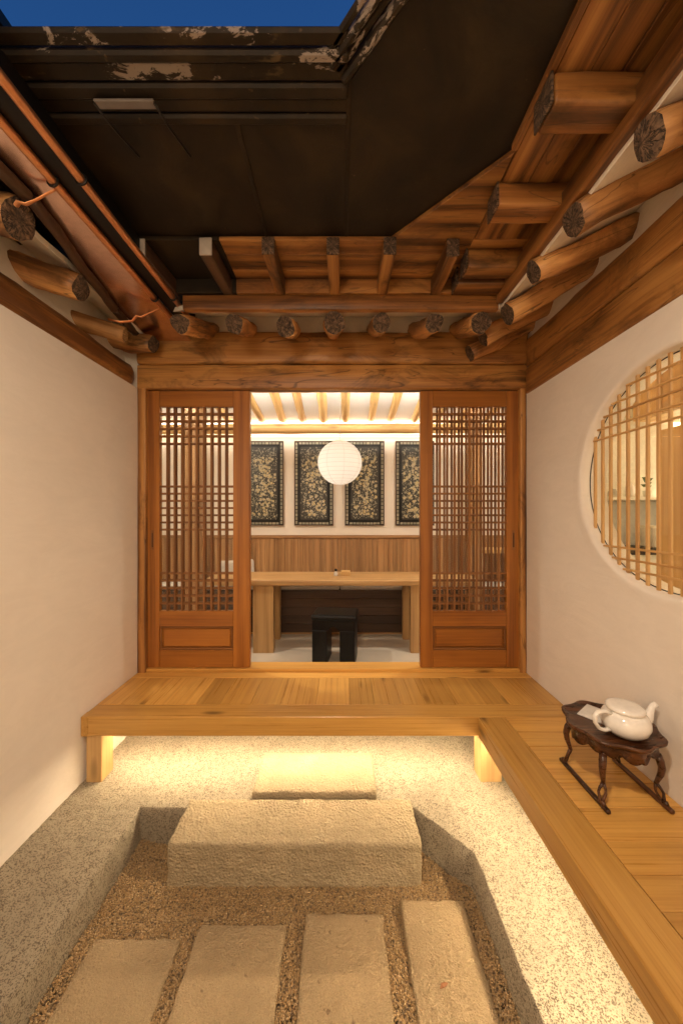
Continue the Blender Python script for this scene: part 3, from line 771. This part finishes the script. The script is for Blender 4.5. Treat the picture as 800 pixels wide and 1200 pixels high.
log('purlin', (-2.4, 3.80, 1.925), (2.4, 3.80, 1.930), .052, .056, [M_lightlog, M_paleend], RC, bend=.014, lump=.12, rings=40)
M_cove = flat('cove_tape', (.8, .7, .5), .5, 0, (1.0, .88, .72), COVE_POWER)
bx('led_strip', -2.3, 2.3, 3.850, 3.870, 1.984, 1.988, M_cove, RC, 0)
bx('led_strip', -2.3, 2.3, 3.862, 3.872, 1.862, 1.866, flat('cove_tape_low', (.8, .7, .5), .5, 0, (1.0, .66, .30), 5), RC, 0)

bx('fill_tray', -2.29, 2.29, 2.50, 2.925, 2.080, 2.098, M_ceil, RC, .002); bx('fill_lip', -2.29, 2.29, 2.50, 2.515, 2.0985, 2.140, M_ceil, RC, .002)
bx('led_strip', -2.2, 2.2, 2.885, 2.889, 2.0985, 2.1135, flat('fill_tape_front', (.8, .7, .5), .5, 0, (1.0, .91, .78), FRONT_FILL), RC, 0)  # hidden strip added to brighten the ceiling; its added tray shields the wall
# wainscot boards and the built-in bench
WA = root('wainscot', 'row of upright wooden boards on the room wall behind the table', 'wainscot', (0, YB, .1))
x = -2.29
while x < 2.28:
    ww = random.uniform(.045, .075); x1 = min(2.29, x+ww)
    bx('plank', x, x1-.0015, YB-.022+random.uniform(0, .003), YB-.001, .20, .735, M_wains, WA, .0015, axis=2); x = x1
bx('cap_rail', -2.29, 2.29, YB-.034, YB-.001, .737, .772, M_wains, WA, .003)
BN = root('bench', 'built-in bench with a dark boarded front and pale seat pad under the table', 'bench', (0, 3.75, ZF))
for k in range(5):
    z = ZF+.03+k*.088
    bx('front_board', -1.95, 1.95, 3.630, 3.648, z, z+.0865, M_darkwood, BN, .002)
bx('seat', -1.95, 1.95, 3.625, YB-.036, .195, .215, M_darkwood, BN, .002)
bx('toe_board', -1.95, 1.95, 3.66, 3.68, ZF, ZF+.029, M_table, BN, .001)
beam('seat_pad', (-1.93, 3.752, .246), (-.02, 3.752, .246), .24, .06, M_cush, BN, r=.02, amp=.004)
beam('seat_pad', (-.015, 3.752, .243), (1.93, 3.752, .243), .24, .054, M_cush, BN, r=.02, amp=.004)
beam('back_cushion', (-1.35, 3.855, .38), (-.96, 3.855, .40), .06, .22, M_cush, BN, r=.025, amp=.006)

# low table
T = root('table', 'long low timber table with slab legs standing before the bench', 'table', (0, 3.35, ZF))
beam('tabletop', (-1.25, 3.37, .388), (1.25, 3.37, .388), .46, .052, M_table, T, r=.006, amp=.002)
for (x0, x1) in ((-.80, -.615), (.625, .80)):
    if x0 < 0: bx('leg', x0, x1, 3.16, 3.23, ZF, .361, M_table, T, .003)
    else: bx('leg', x0, x1, 3.16, 3.23, ZF, .361, M_table, T, .003)
    bx('leg', x0-.005 if x0 < 0 else x0-.01, x1, 3.50, 3.57, ZF, .361, M_table, T, .003)
bx('rail', -.78, -.74, 3.231, 3.499, .27, .36, M_table, T, .002); bx('rail', .74, .78, 3.231, 3.499, .27, .36, M_table, T, .002)
# things on the table
o = bx('wooden_box', -.005, .085, 3.36, 3.43, .4145, .458, M_lightlog, None, .003, axis=0); tag(o, 'tiny open wooden tray on the low table', 'box')
bm = bmesh.new(); lathe_bm(bm, [(.016, 0), (.019, .004), (.019, .032), (.012, .040), (.007, .044)], 16)
B = root('bottle', 'small pale bottle with a dark stopper beside the wooden tray on the table', 'bottle', (-.055, 3.36, .4145))
obj('body', mesh_from(bm, 'body', M_cush, True), WM[B], B)
bm = bmesh.new(); lathe_bm(bm, [(.009, .0445), (.013, .047), (.013, .062), (.008, .068)], 12); obj('stopper', mesh_from(bm, 'stopper', M_black, True), WM[B], B)

# stool
SM = Matrix.Translation((-.052, 3.02, ZF)) @ Matrix.Rotation(R(-7), 4, 'Z') @ Matrix.Scale(.965, 4)
ST = root('stool', 'black wooden stool with a low arched front standing before the table', 'stool', (-.052, 3.02, ZF)); ST['label'] = 'black wooden stool with arched front standing before the low table'
def sb(name, a, b2, c2, d2, e2, f2, bev=.004):
    me = box_mesh(b2-a, d2-c2, f2-e2, M_black, bev)
    return obj(name, me, SM @ Matrix.Translation(((a+b2)/2, (c2+d2)/2, (e2+f2)/2)), ST)
sb('seat', -.195, .195, -.145, .145, .385, .432, .012); sb('seat_top', -.165, .185, -.13, -.02, .4325, .438, .004)
sb('leg', -.185, -.055, -.135, .135, 0, .30); sb('leg', .055, .185, -.135, .135, 0, .30)
bm = bmesh.new(); prof = [(-.185, .301), (-.055, .301)] + [(-.055+.11*i/8, .301+.035*math.sin(math.pi*i/8)) for i in range(1, 8)] + [(.055, .301), (.185, .301), (.185, .384), (-.185, .384)]
f = bm.faces.new([bm.verts.new((x, -.13, z)) for x, z in prof]); e = bmesh.ops.extrude_face_region(bm, geom=[f])
bmesh.ops.translate(bm, vec=(0, .26, 0), verts=[v for v in e['geom'] if isinstance(v, bmesh.types.BMVert)]); bmesh.ops.recalc_face_normals(bm, faces=bm.faces)
obj('apron', mesh_from(bm, 'apron', M_black), SM, ST)

# lacquer panels
def petal(bm, cx, cz, a, l, wd, y):
    ca, sa = math.cos(a), math.sin(a)
    vs = [bm.verts.new((cx+u*ca-w2*sa, y, cz+u*sa+w2*ca)) for u, w2 in ((0, 0), (l*.4, wd), (l, 0), (l*.4, -wd))]
    bm.faces.new(vs)
def lacquer(x0, x1, label, seed):
    rnd = random.Random(seed); z0, z1 = .878, 1.823; yb = YB-.001; yf = YB-.022
    T = root('lacquer_panel', label, 'wall panel', ((x0+x1)/2, YB, z0), 'lacquer panels on the room wall')
    bx('board', x0+.008, x1-.008, yf+.004, yb, z0+.008, z1-.008, M_black, T, .001, axis=2)
    for a in ((x0, x0+.009, z0, z1), (x1-.009, x1, z0, z1)): bx('frame', a[0], a[1], yf-.004, yb, a[2], a[3], M_darkwood, T, .002)
    for a in ((z0, z0+.009), (z1-.009, z1)): bx('frame', x0+.0095, x1-.0095, yf-.004, yb, a[0], a[1], M_darkwood, T, .002)
    bm = bmesh.new(); y = yf+.0015
    def tile(a, b2, c2, d2): bm.faces.new([bm.verts.new(q) for q in ((a, y, c2), (b2, y, c2), (b2, y, d2), (a, y, d2))])
    bw = .038; nz = 22; hz = (z1-z0-.03)/nz
    for k in range(nz):
        c2 = z0+.015+k*hz
        for a in (x0+.013, x1-.013-bw*.62): tile(a, a+bw*.62, c2+.004, c2+hz-.004)
    nx = 9; wx = (x1-x0-.10)/nx
    for k in range(nx):
        a = x0+.05+k*wx
        for c2 in (z0+.014, z1-.014-bw*.62): tile(a+.003, a+wx-.003, c2, c2+bw*.62)
    s = obj('border_inlay', mesh_from(bm, 'inlay', M_pearldim), None, T); s['kind'] = 'stuff'
    # black inner band with round corners
    bi, bo = .066, .048
    bm = bmesh.new()
    def rr(off, rad, yy):
        out = []
        for cx, cz, a0 in ((x1-off-rad, z1-off-rad, 0), (x0+off+rad, z1-off-rad, 90), (x0+off+rad, z0+off+rad, 180), (x1-off-rad, z0+off+rad, 270)):
            for i in range(6):
                a = R(a0+18*i); out.append(bm.verts.new((cx+rad*math.cos(a), yy, cz+rad*math.sin(a))))
        return out
    A, B2, C2, D2 = rr(bo, .02, yf+.003), rr(bo, .02, yf-.001), rr(bi, .02, yf-.001), rr(bi, .02, yf+.003)
    for P, Q in ((A, B2), (B2, C2), (C2, D2)):
        for k in range(len(P)): bm.faces.new([P[k], P[(k+1) % len(P)], Q[(k+1) % len(P)], Q[k]])
    bmesh.ops.recalc_face_normals(bm, faces=bm.faces); obj('inner_band', mesh_from(bm, 'band', M_black), None, T)
    bx('field', x0+.067, x1-.067, yf+.0005, yf+.0038, z0+.067, z1-.067, M_field, T, 0, axis=2)
    # flowers and leaves inlaid in shell
    bf, bl = bmesh.new(), bmesh.new(); ax0, ax1, az0, az1 = x0+.08, x1-.08, z0+.08, z1-.085
    for k in range(700):
        cx, cz = rnd.uniform(ax0, ax1), rnd.uniform(az0, az1); l = rnd.uniform(.010, .024)
        petal(bl, cx, cz, rnd.uniform(0, 6.28), l, l*.3, yf+.0002-rnd.uniform(0, .0008))
    for k in range(120):
        u = rnd.gauss(0, .5); cx = (ax0+ax1)/2+max(-1, min(1, u))*(ax1-ax0)*.44; cz = rnd.uniform(az0+.02, az1-.10)
        q = rnd.choice((5, 5, 6, 8)); l = rnd.uniform(.010, .024); a0 = rnd.uniform(0, 6)
        for j in range(q): petal(bf, cx, cz, a0+j*2*math.pi/q, l, l*.36, yf-.0016+rnd.uniform(-.0008, .0006))
    for bmx, nm, mm in ((bl, 'leaf_inlay', M_pearldim), (bf, 'flower_inlay', M_pearl)):
        for fc in bmx.faces:
            fc.normal_update()
            if fc.normal.y > 0: fc.normal_flip()
        s = obj(nm, mesh_from(bmx, nm, mm), None, T); s['kind'] = 'stuff'
M_field = flat('lacquer_field', (.022, .021, .016), .4)
def sx(px): return (px-400)*YB/410
lacquer(sx(286), sx(332.5), 'lacquer panel with shell flowers, cut off by the door beside the plain wall', 1)
lacquer(sx(345), sx(390.5), 'lacquer panel with shell flowers, partly behind the left half of the paper lantern', 2)
lacquer(sx(404), sx(450), 'lacquer panel with shell flowers, partly behind the right half of the paper lantern', 3)
lacquer(sx(463), sx(508), 'lacquer panel with shell flowers, cut off by the door with doubled lattice bars', 4)

# paper lantern
LX, LY, LZ, LR = -.016, 3.30, 1.492, .209
LN = root('paper_lantern', 'round white paper lantern hanging lit above the low table', 'lantern', (LX, LY, LZ))
bm = bmesh.new(); prof = []
nr = 15
for i in range(nr*3+1):
    a = -math.pi/2+.16+(math.pi-.32)*i/(nr*3); k = 1-.010*(math.sin(math.pi*i/3))**2
    prof.append((LR*k*math.cos(a), LR*k*math.sin(a)))
rows = [[bm.verts.new((r*math.cos(2*math.pi*k/48), r*math.sin(2*math.pi*k/48), z)) for k in range(48)] for r, z in prof]
for A, B2 in zip(rows, rows[1:]):
    for k in range(48): bm.faces.new([A[k], A[(k+1) % 48], B2[(k+1) % 48], B2[k]])
obj('shade', mesh_from(bm, 'shade', M_lantern, True), WM[LN], LN)
bm = bmesh.new()
for i in range(0, nr*3+1, 3):
    r, z = prof[i]; tube_bm(bm, [((r+.0004)*math.cos(2*math.pi*k/40), (r+.0004)*math.sin(2*math.pi*k/40), z) for k in range(40)], .0013, 5, closed=True)
for q in range(8):
    tube_bm(bm, [((r+.0006)*math.cos(.2+q*math.pi/4), (r+.0006)*math.sin(.2+q*math.pi/4), z) for r, z in prof[::3]], .0010, 5)
o = obj('ribs', mesh_from(bm, 'ribs', M_cush, True), WM[LN], LN); o.name = 'wire_ribs'; o['kind'] = 'stuff'
tube('cord', [(LX, LY, LZ+.02), (LX, LY, 1.9), (LX, LY, zc(LY)+.005)], .0022, M_cord, LN, 6)
bm = bmesh.new(); lathe_bm(bm, [(.012, .02), (.018, .03), (.018, .07), (.010, .08)], 12); obj('socket', mesh_from(bm, 'socket', M_paper, True), Matrix.Translation((LX, LY, LZ)), LN)
ld = bpy.data.lights.new('lantern_bulb', 'POINT'); ld.energy = LANTERN_POWER; ld.color = (1, .93, .84); ld.shadow_soft_size = .045
lo = bpy.data.objects.new('lantern_bulb', ld); put(lo, Matrix.Translation((LX-.02, LY-.02, LZ-.02)), LN)

# posts and shelf seen through the lattice
def post(name, px, wpx, Y, label):
    x = (px-400)*Y/410; hw = wpx*Y/820
    o = beam(name, (x, Y, ZF), (x, Y, zc(Y)-.005 if Y > 2.95 else 2.25), hw*2, .12, M_wains, None, up=(0, 1, 0), r=.008, amp=.002); tag(o, label, 'post')
post('room_post', 226, 20, 3.52, 'square wooden post inside the room behind the lattice door by the plain wall')
post('room_post', 556, 13, 3.50, 'slim wooden post inside the room behind the door with doubled bars')
SH = root('wall_shelf', 'wooden shelf unit inside the room behind the door with doubled bars', 'shelf', (1.75, 3.75, .6))
bx('shelf_board', 1.42, 2.28, 3.62, 3.885, .60, .64, M_kitch, SH, .003)
for xx in (1.46, 2.24): bx('support', xx-.02, xx+.02, 3.66, 3.86, ZF, .599, M_kwhite, SH, .003)
# room light: fill lamps added under the tray, out of sight above the doors
for x in (-1.3, 1.3):
    RL = root('room_fill_lamp', 'unseen fill lamp added in the room just behind the doors', 'lamp', (x, 2.72, 2.075), 'unseen fill lamps added in the room')
    bm = bmesh.new(); lathe_bm(bm, [(.05, 0), (.055, .004), (.055, .02), (.04, .022)], 20); obj('ring', mesh_from(bm, 'ring', M_paper, True), Matrix.Translation((x, 2.72, 2.057)), RL)
    ad = bpy.data.lights.new('room_fill_bulb', 'AREA'); ad.shape = 'DISK'; ad.size = .09; ad.energy = ROOM_POWER; ad.color = ROOMC; ad.spread = R(150)
    put(bpy.data.objects.new('room_fill_bulb', ad), Matrix.Translation((x, 2.72, 2.054)), RL)

# ------------------------------------------------------------ round window and the kitchen behind it
RW = root('round_window', 'round window with a fine pale lattice in the plaster wall', 'window', (1.24, WC, WZ-WR))
ri = WR-.008
def chord(d): return math.sqrt(max(0, ri*ri-d*d))
for y in [1.664-.0475*k for k in range(18)]:
    c2 = chord(y-WC)
    if c2 < .03: continue
    bx('lattice_bar', 1.202, 1.212, y-.0066, y+.0066, WZ-c2-.002, WZ+c2+.002, M_kitch, RW, .0015, axis=2)
for z in (1.360, 1.406, 1.457, 1.502, 1.556, .869, .821, .779):
    c2 = chord(z-WZ)
    bx('lattice_bar', 1.1982, 1.2085, WC-c2+.004, WC+c2-.004, z-.0042, z+.0042, M_kitch, RW, .0015, axis=1)
bm = bmesh.new(); tube_bm(bm, [(1.221, WC+(ri-.001)*math.cos(a), WZ+(ri-.002)*math.sin(a)) for a in [2*math.pi*k/72 for k in range(72)]], .0022, 6, closed=True)
obj('gasket', mesh_from(bm, 'gasket', M_rubber, True), None, RW)
bm = bmesh.new(); pr = []
for xx in (1.230, 1.234): pr.append([bm.verts.new((xx, WC+ri*math.cos(2*math.pi*k/64), WZ+ri*math.sin(2*math.pi*k/64))) for k in range(64)])
bm.faces.new(pr[0]); bm.faces.new(pr[1][::-1])
for k in range(64): bm.faces.new([pr[0][k], pr[0][(k+1) % 64], pr[1][(k+1) % 64], pr[1][k]])
obj('glass', mesh_from(bm, 'glass', M_glass), None, RW)
struct('kitchen_floor', 1.301, 3.2, -1.2, 2.32, -.30, -.25, M_floor, bev=0)
struct('kitchen_ceiling', 1.301, 3.2, -1.2, 2.32, 2.20, 2.25, M_ceil, bev=0)
struct('kitchen_back_wall', 3.1, 3.2, -1.2, 2.32, -.249, 2.199, M_roomwall, bev=0)
struct('kitchen_side_wall', 1.301, 3.099, -1.2, -1.1, -.249, 2.199, M_roomwall, bev=0)
struct('kitchen_end_wall', 1.301, 3.099, 2.322, 2.329, -.249, 2.199, M_kwhite, bev=0)
# positions on the line of sight through the window: Y at depth X
def ky(px, X): return X*410/(px-400)
o = bx('kitchen_post', 1.62, 1.78, ky(799, 1.62)-.10, ky(770, 1.62), -.249, 1.44, M_kitch, None, .004); tag(o, 'broad pale wooden post inside the kitchen behind the round window', 'post')
CB = root('wall_cabinet', 'orange wood wall cabinet above the white niche behind the round window', 'cabinet', (2.04, 1.9, 1.60))
yc0, yc1 = ky(800, 1.88)-.5, ky(744, 1.88)
bx('carcass', 1.88, 2.22, yc0, yc1, 1.60, 1.95, M_kitch, CB, .003, axis=1)
for k in range(4):
    a = yc0+(yc1-yc0)*k/4; bx('door', 1.862, 1.879, a+.003, a+(yc1-yc0)/4-.003, 1.603, 1.947, M_kitch, CB, .002, axis=2)
KS = root('kitchen_shelf', 'white shelf carrying small jars behind the round window lattice', 'shelf', (2.0, 2.25, 1.1))
bx('shelf_board', 1.64, 2.6, 2.14, 2.318, 1.098, 1.118, M_kwhite, KS, .003)
bx('back_panel', 1.66, 2.6, 2.300, 2.318, .81, 1.097, M_kgrey, KS, .002, axis=0)
for (x, h, mm, lb) in ((1.72, .05, M_kgrey, 'squat grey jar on the kitchen shelf behind the round window'), (1.83, .09, M_porc, 'taller white jar on the kitchen shelf behind the round window')):
    bm = bmesh.new(); lathe_bm(bm, [(.020, 0), (.026, .008), (.026, h*.7), (.016, h*.9), (.016, h)], 16)
    tag(obj('jar', mesh_from(bm, 'jar', mm, True), Matrix.Translation((x, 2.22, 1.1185))), lb, 'jar')
SG = root('potted_sprig', 'small green sprig in a pale pot on the kitchen shelf behind the round window', 'plant', (1.92, 2.20, 1.1185))
bm = bmesh.new(); lathe_bm(bm, [(.018, 0), (.024, .04), (.020, .041)], 14); obj('pot', mesh_from(bm, 'pot', M_kwhite, True), WM[SG], SG)
tube('stem', [(1.92, 2.20, 1.155), (1.915, 2.195, 1.20), (1.925, 2.20, 1.25)], .002, M_kgrey, SG, 6)
M_leaf = flat('sprig_leaf', (.09, .14, .06), .5)
for k in range(9):
    a = k*2.4; z = 1.175+.009*k; l = .035
    bm = bmesh.new(); petal(bm, 0, 0, .5, l, l*.3, 0); bm.faces.ensure_lookup_table()
    e = bmesh.ops.extrude_face_region(bm, geom=bm.faces[:]); bmesh.ops.translate(bm, vec=(0, .0008, 0), verts=[q for q in e['geom'] if isinstance(q, bmesh.types.BMVert)])
    obj('leaf', mesh_from(bm, 'leaf', M_leaf), Matrix.Translation((1.918, 2.198, z)) @ Matrix.Rotation(a, 4, 'Z'), SG)
CT = root('kitchen_counter', 'white kitchen counter with a dark top line behind the round window', 'counter', (2.1, 2.15, -.25))
bx('cabinet', 1.66, 2.6, 2.00, 2.318, -.249, .779, M_kwhite, CT, .003, axis=0); bx('worktop', 1.64, 2.61, 1.98, 2.319, .780, .806, M_iron, CT, .003, axis=0)
for x in (1.98, 2.29): bx('door_gap', x, x+.004, 1.9985, 2.001, -.2, .76, M_kgrey, CT, 0, axis=2)
o = bx('white_box', 1.84, 1.97, 2.06, 2.20, .8065, .94, M_kwhite, None, .01, axis=2); tag(o, 'plain white box standing on the kitchen counter behind the round window', 'box')
KL = root('ceiling_lamp', 'flat round ceiling lamp in the kitchen behind the round window', 'lamp', (2.35, 1.62, 2.19))
bm = bmesh.new(); lathe_bm(bm, [(.10, 0), (.11, .005), (.11, .02), (.09, .022)], 24); obj('ring', mesh_from(bm, 'ring', M_paper, True), Matrix.Translation((2.35, 1.62, 2.175)), KL)
ad = bpy.data.lights.new('kitchen_bulb', 'AREA'); ad.shape = 'DISK'; ad.size = .2; ad.energy = KITCHEN_POWER; ad.color = (1.0, .84, .60)
put(bpy.data.objects.new('kitchen_bulb', ad), Matrix.Translation((2.35, 1.62, 2.172)), KL)

# ------------------------------------------------------------ small tray table with the teapot
TX, TY, TZ = 1.008, 1.312, .222
SO = root('tray_table', 'small dark lacquered tray table with scalloped rim on the side deck', 'tray table', (TX, TY, 0))
def lobes(a, r, z): return 1+.045*math.cos(8*a)*min(1, r/.10)
bm = bmesh.new()
lathe_bm(bm, [(.10, -.012), (.134, -.010), (.151, .003), (.152, .012), (.146, .013), (.138, .003), (.110, 0.0), (.02, 0.0)], 96, lobes)
obj('tray', mesh_from(bm, 'tray', M_soban, True), Matrix.Translation((TX, TY, TZ-.004)), SO)
bm = bmesh.new(); nn = 128; A = []; B2 = []; C2 = []; D2 = []
for k in range(nn):
    a = 2*math.pi*k/nn; r = .128*(1+.04*math.cos(8*a)); dz = -.036-.010*abs(math.sin(8*a))-.010*max(0, math.cos(4*a))
    for Lr, rr, z in ((A, r, -.014), (B2, r+.004, dz), (C2, r-.006, dz), (D2, r-.006, -.014)): Lr.append(bm.verts.new((rr*math.cos(a), rr*math.sin(a), z)))
for P, Q in ((A, B2), (B2, C2), (C2, D2)):
    for k in range(nn): bm.faces.new([P[k], P[(k+1) % nn], Q[(k+1) % nn], Q[k]])
bmesh.ops.recalc_face_normals(bm, faces=bm.faces)
obj('apron', mesh_from(bm, 'apron', M_soban, True), Matrix.Translation((TX, TY, TZ-.004)), SO)
for sx_ in (-1, 1):
    xr = TX+sx_*.108
    beam('runner', (xr, TY-.135, .0075), (xr, TY+.125, .0075), .016, .014, M_soban, SO, r=.004, amp=.0008, res=.02)
    for sy_ in (-1, 1):
        # leg bows out at the knee, pinches in and splits round an eye before the foot
        cy = TY+sy_*.095; ux, uy = sx_*.42, sy_*.40
        pth = [(0, .175), (.012, .155), (.019, .132), (.014, .108), (.004, .088), (-.004, .070)]
        bm = bmesh.new()
        tube_bm(bm, [(xr-sx_*.014+ux*q*1.2, cy-sy_*.006+uy*q*1.2, z) for q, z in pth], [.0120, .0125, .0112, .0095, .0075, .0065], 10)
        e0 = Vector((xr-sx_*.014-ux*.005, cy-sy_*.006-uy*.005, .074)); e1 = Vector((xr, cy+sy_*.004, .014))
        for sgn in (-1, 1):
            mid = e0.lerp(e1, .5)+Vector((sgn*.0085, sgn*.006*sy_, 0))
            tube_bm(bm, [e0, e0.lerp(mid, .6)+Vector((sgn*.002, 0, 0)), mid, mid.lerp(e1, .6)+Vector((sgn*.002, 0, -.002)), e1], [.006, .0046, .0042, .005, .007], 8)
        tube_bm(bm, [(xr, cy, .013), (xr, cy+sy_*.014, .019), (xr, cy+sy_*.022, .014)], [.007, .008, .005], 8)
        obj('leg', mesh_from(bm, 'leg', M_soban, True), None, SO)
NX, NY = 1.012, 1.378
nm = Matrix.Translation((NX, NY, TZ-.0015)) @ Matrix.Rotation(R(38), 4, 'Z')
tag(obj('napkin', rbox_mesh(.112, .112, .004, M_paper, .03, .001, .0006), nm), 'flat white square napkin half under the teapot', 'napkin')
PX, PY, PZ = 1.024, 1.264, TZ+.0015
TP = root('teapot', 'white porcelain teapot with a looped handle on the dark tray table', 'teapot', (PX, PY, PZ))
tm = Matrix.Translation((PX, PY, PZ)) @ Matrix.Rotation(R(8), 4, 'Z') @ Matrix.Scale(1.06, 4)
bm = bmesh.new(); lathe_bm(bm, [(.040, 0), (.050, .003), (.064, .018), (.071, .036), (.070, .052), (.062, .068), (.052, .076), (.046, .078), (.02, .078)], 40)
obj('body', mesh_from(bm, 'body', M_porc, True), tm, TP)
bm = bmesh.new(); lathe_bm(bm, [(.050, .0785), (.0545, .081), (.056, .086), (.053, .092), (.044, .096), (.02, .098)], 40); obj('lid', mesh_from(bm, 'lid', M_porc, True), tm, TP)
bm = bmesh.new(); tube_bm(bm, [(.055, 0, .030), (.075, 0, .034), (.090, 0, .046), (.098, 0, .064), (.106, 0, .080), (.120, 0, .088)], [.027, .022, .016, .0115, .0095, .0105], 14)
obj('spout', mesh_from(bm, 'spout', M_porc, True), tm, TP)
bm = bmesh.new(); tube_bm(bm, [(-.054, 0, .071), (-.080, 0, .080), (-.106, 0, .079), (-.118, 0, .066), (-.114, 0, .044), (-.100, 0, .024), (-.080, 0, .016), (-.058, 0, .018)], [.006, .0062, .0062, .0062, .0062, .0062, .006, .006], 10, flat=(1, 1.35))
obj('handle', mesh_from(bm, 'handle', M_porc, True), tm, TP)

PL = root('ceiling_lamp', 'round flush lamp on the underside of the black canopy', 'lamp', (-.15, .12, 2.2))
bm = bmesh.new(); lathe_bm(bm, [(.07, -.02), (.085, -.016), (.085, 0), (.06, .002)], 28); obj('housing', mesh_from(bm, 'housing', M_iron, True), Matrix.Translation((-.15, .12, 2.205)), PL)
ad = bpy.data.lights.new('canopy_bulb', 'AREA'); ad.shape = 'DISK'; ad.size = .11; ad.energy = PENDANT_POWER; ad.color = (1.0, .77, .54)
put(bpy.data.objects.new('canopy_bulb', ad), Matrix.Translation((-.15, .12, 2.182)), PL)

# ------------------------------------------------------------ the rest of the courtyard behind the camera
struct('courtyard_end_wall', -1.30, 1.18, -1.6, -1.5, -.5, 2.2, M_wall, bev=0)
WL = root('fill_lamp', 'unseen fill lamp added on the end wall of the courtyard', 'lamp', (-.55, -1.38, 1.45))  # made-up lamp behind the camera, low fill for lintel and rafters
bx('bracket', -.60, -.50, -1.499, -1.46, 1.38, 1.52, M_iron, WL, .004, axis=2)
tube('arm', [(-.55, -1.46, 1.45), (-.55, -1.36, 1.46), (-.55, -1.30, 1.50)], .008, M_iron, WL, 8)
pd = bpy.data.lights.new('fill_bulb', 'POINT'); pd.energy = FILL_LAMP_POWER; pd.color = (1.0, .77, .54); pd.shadow_soft_size = .09
put(bpy.data.objects.new('fill_bulb', pd), Matrix.Translation((-.55, -1.24, 1.58)), WL)
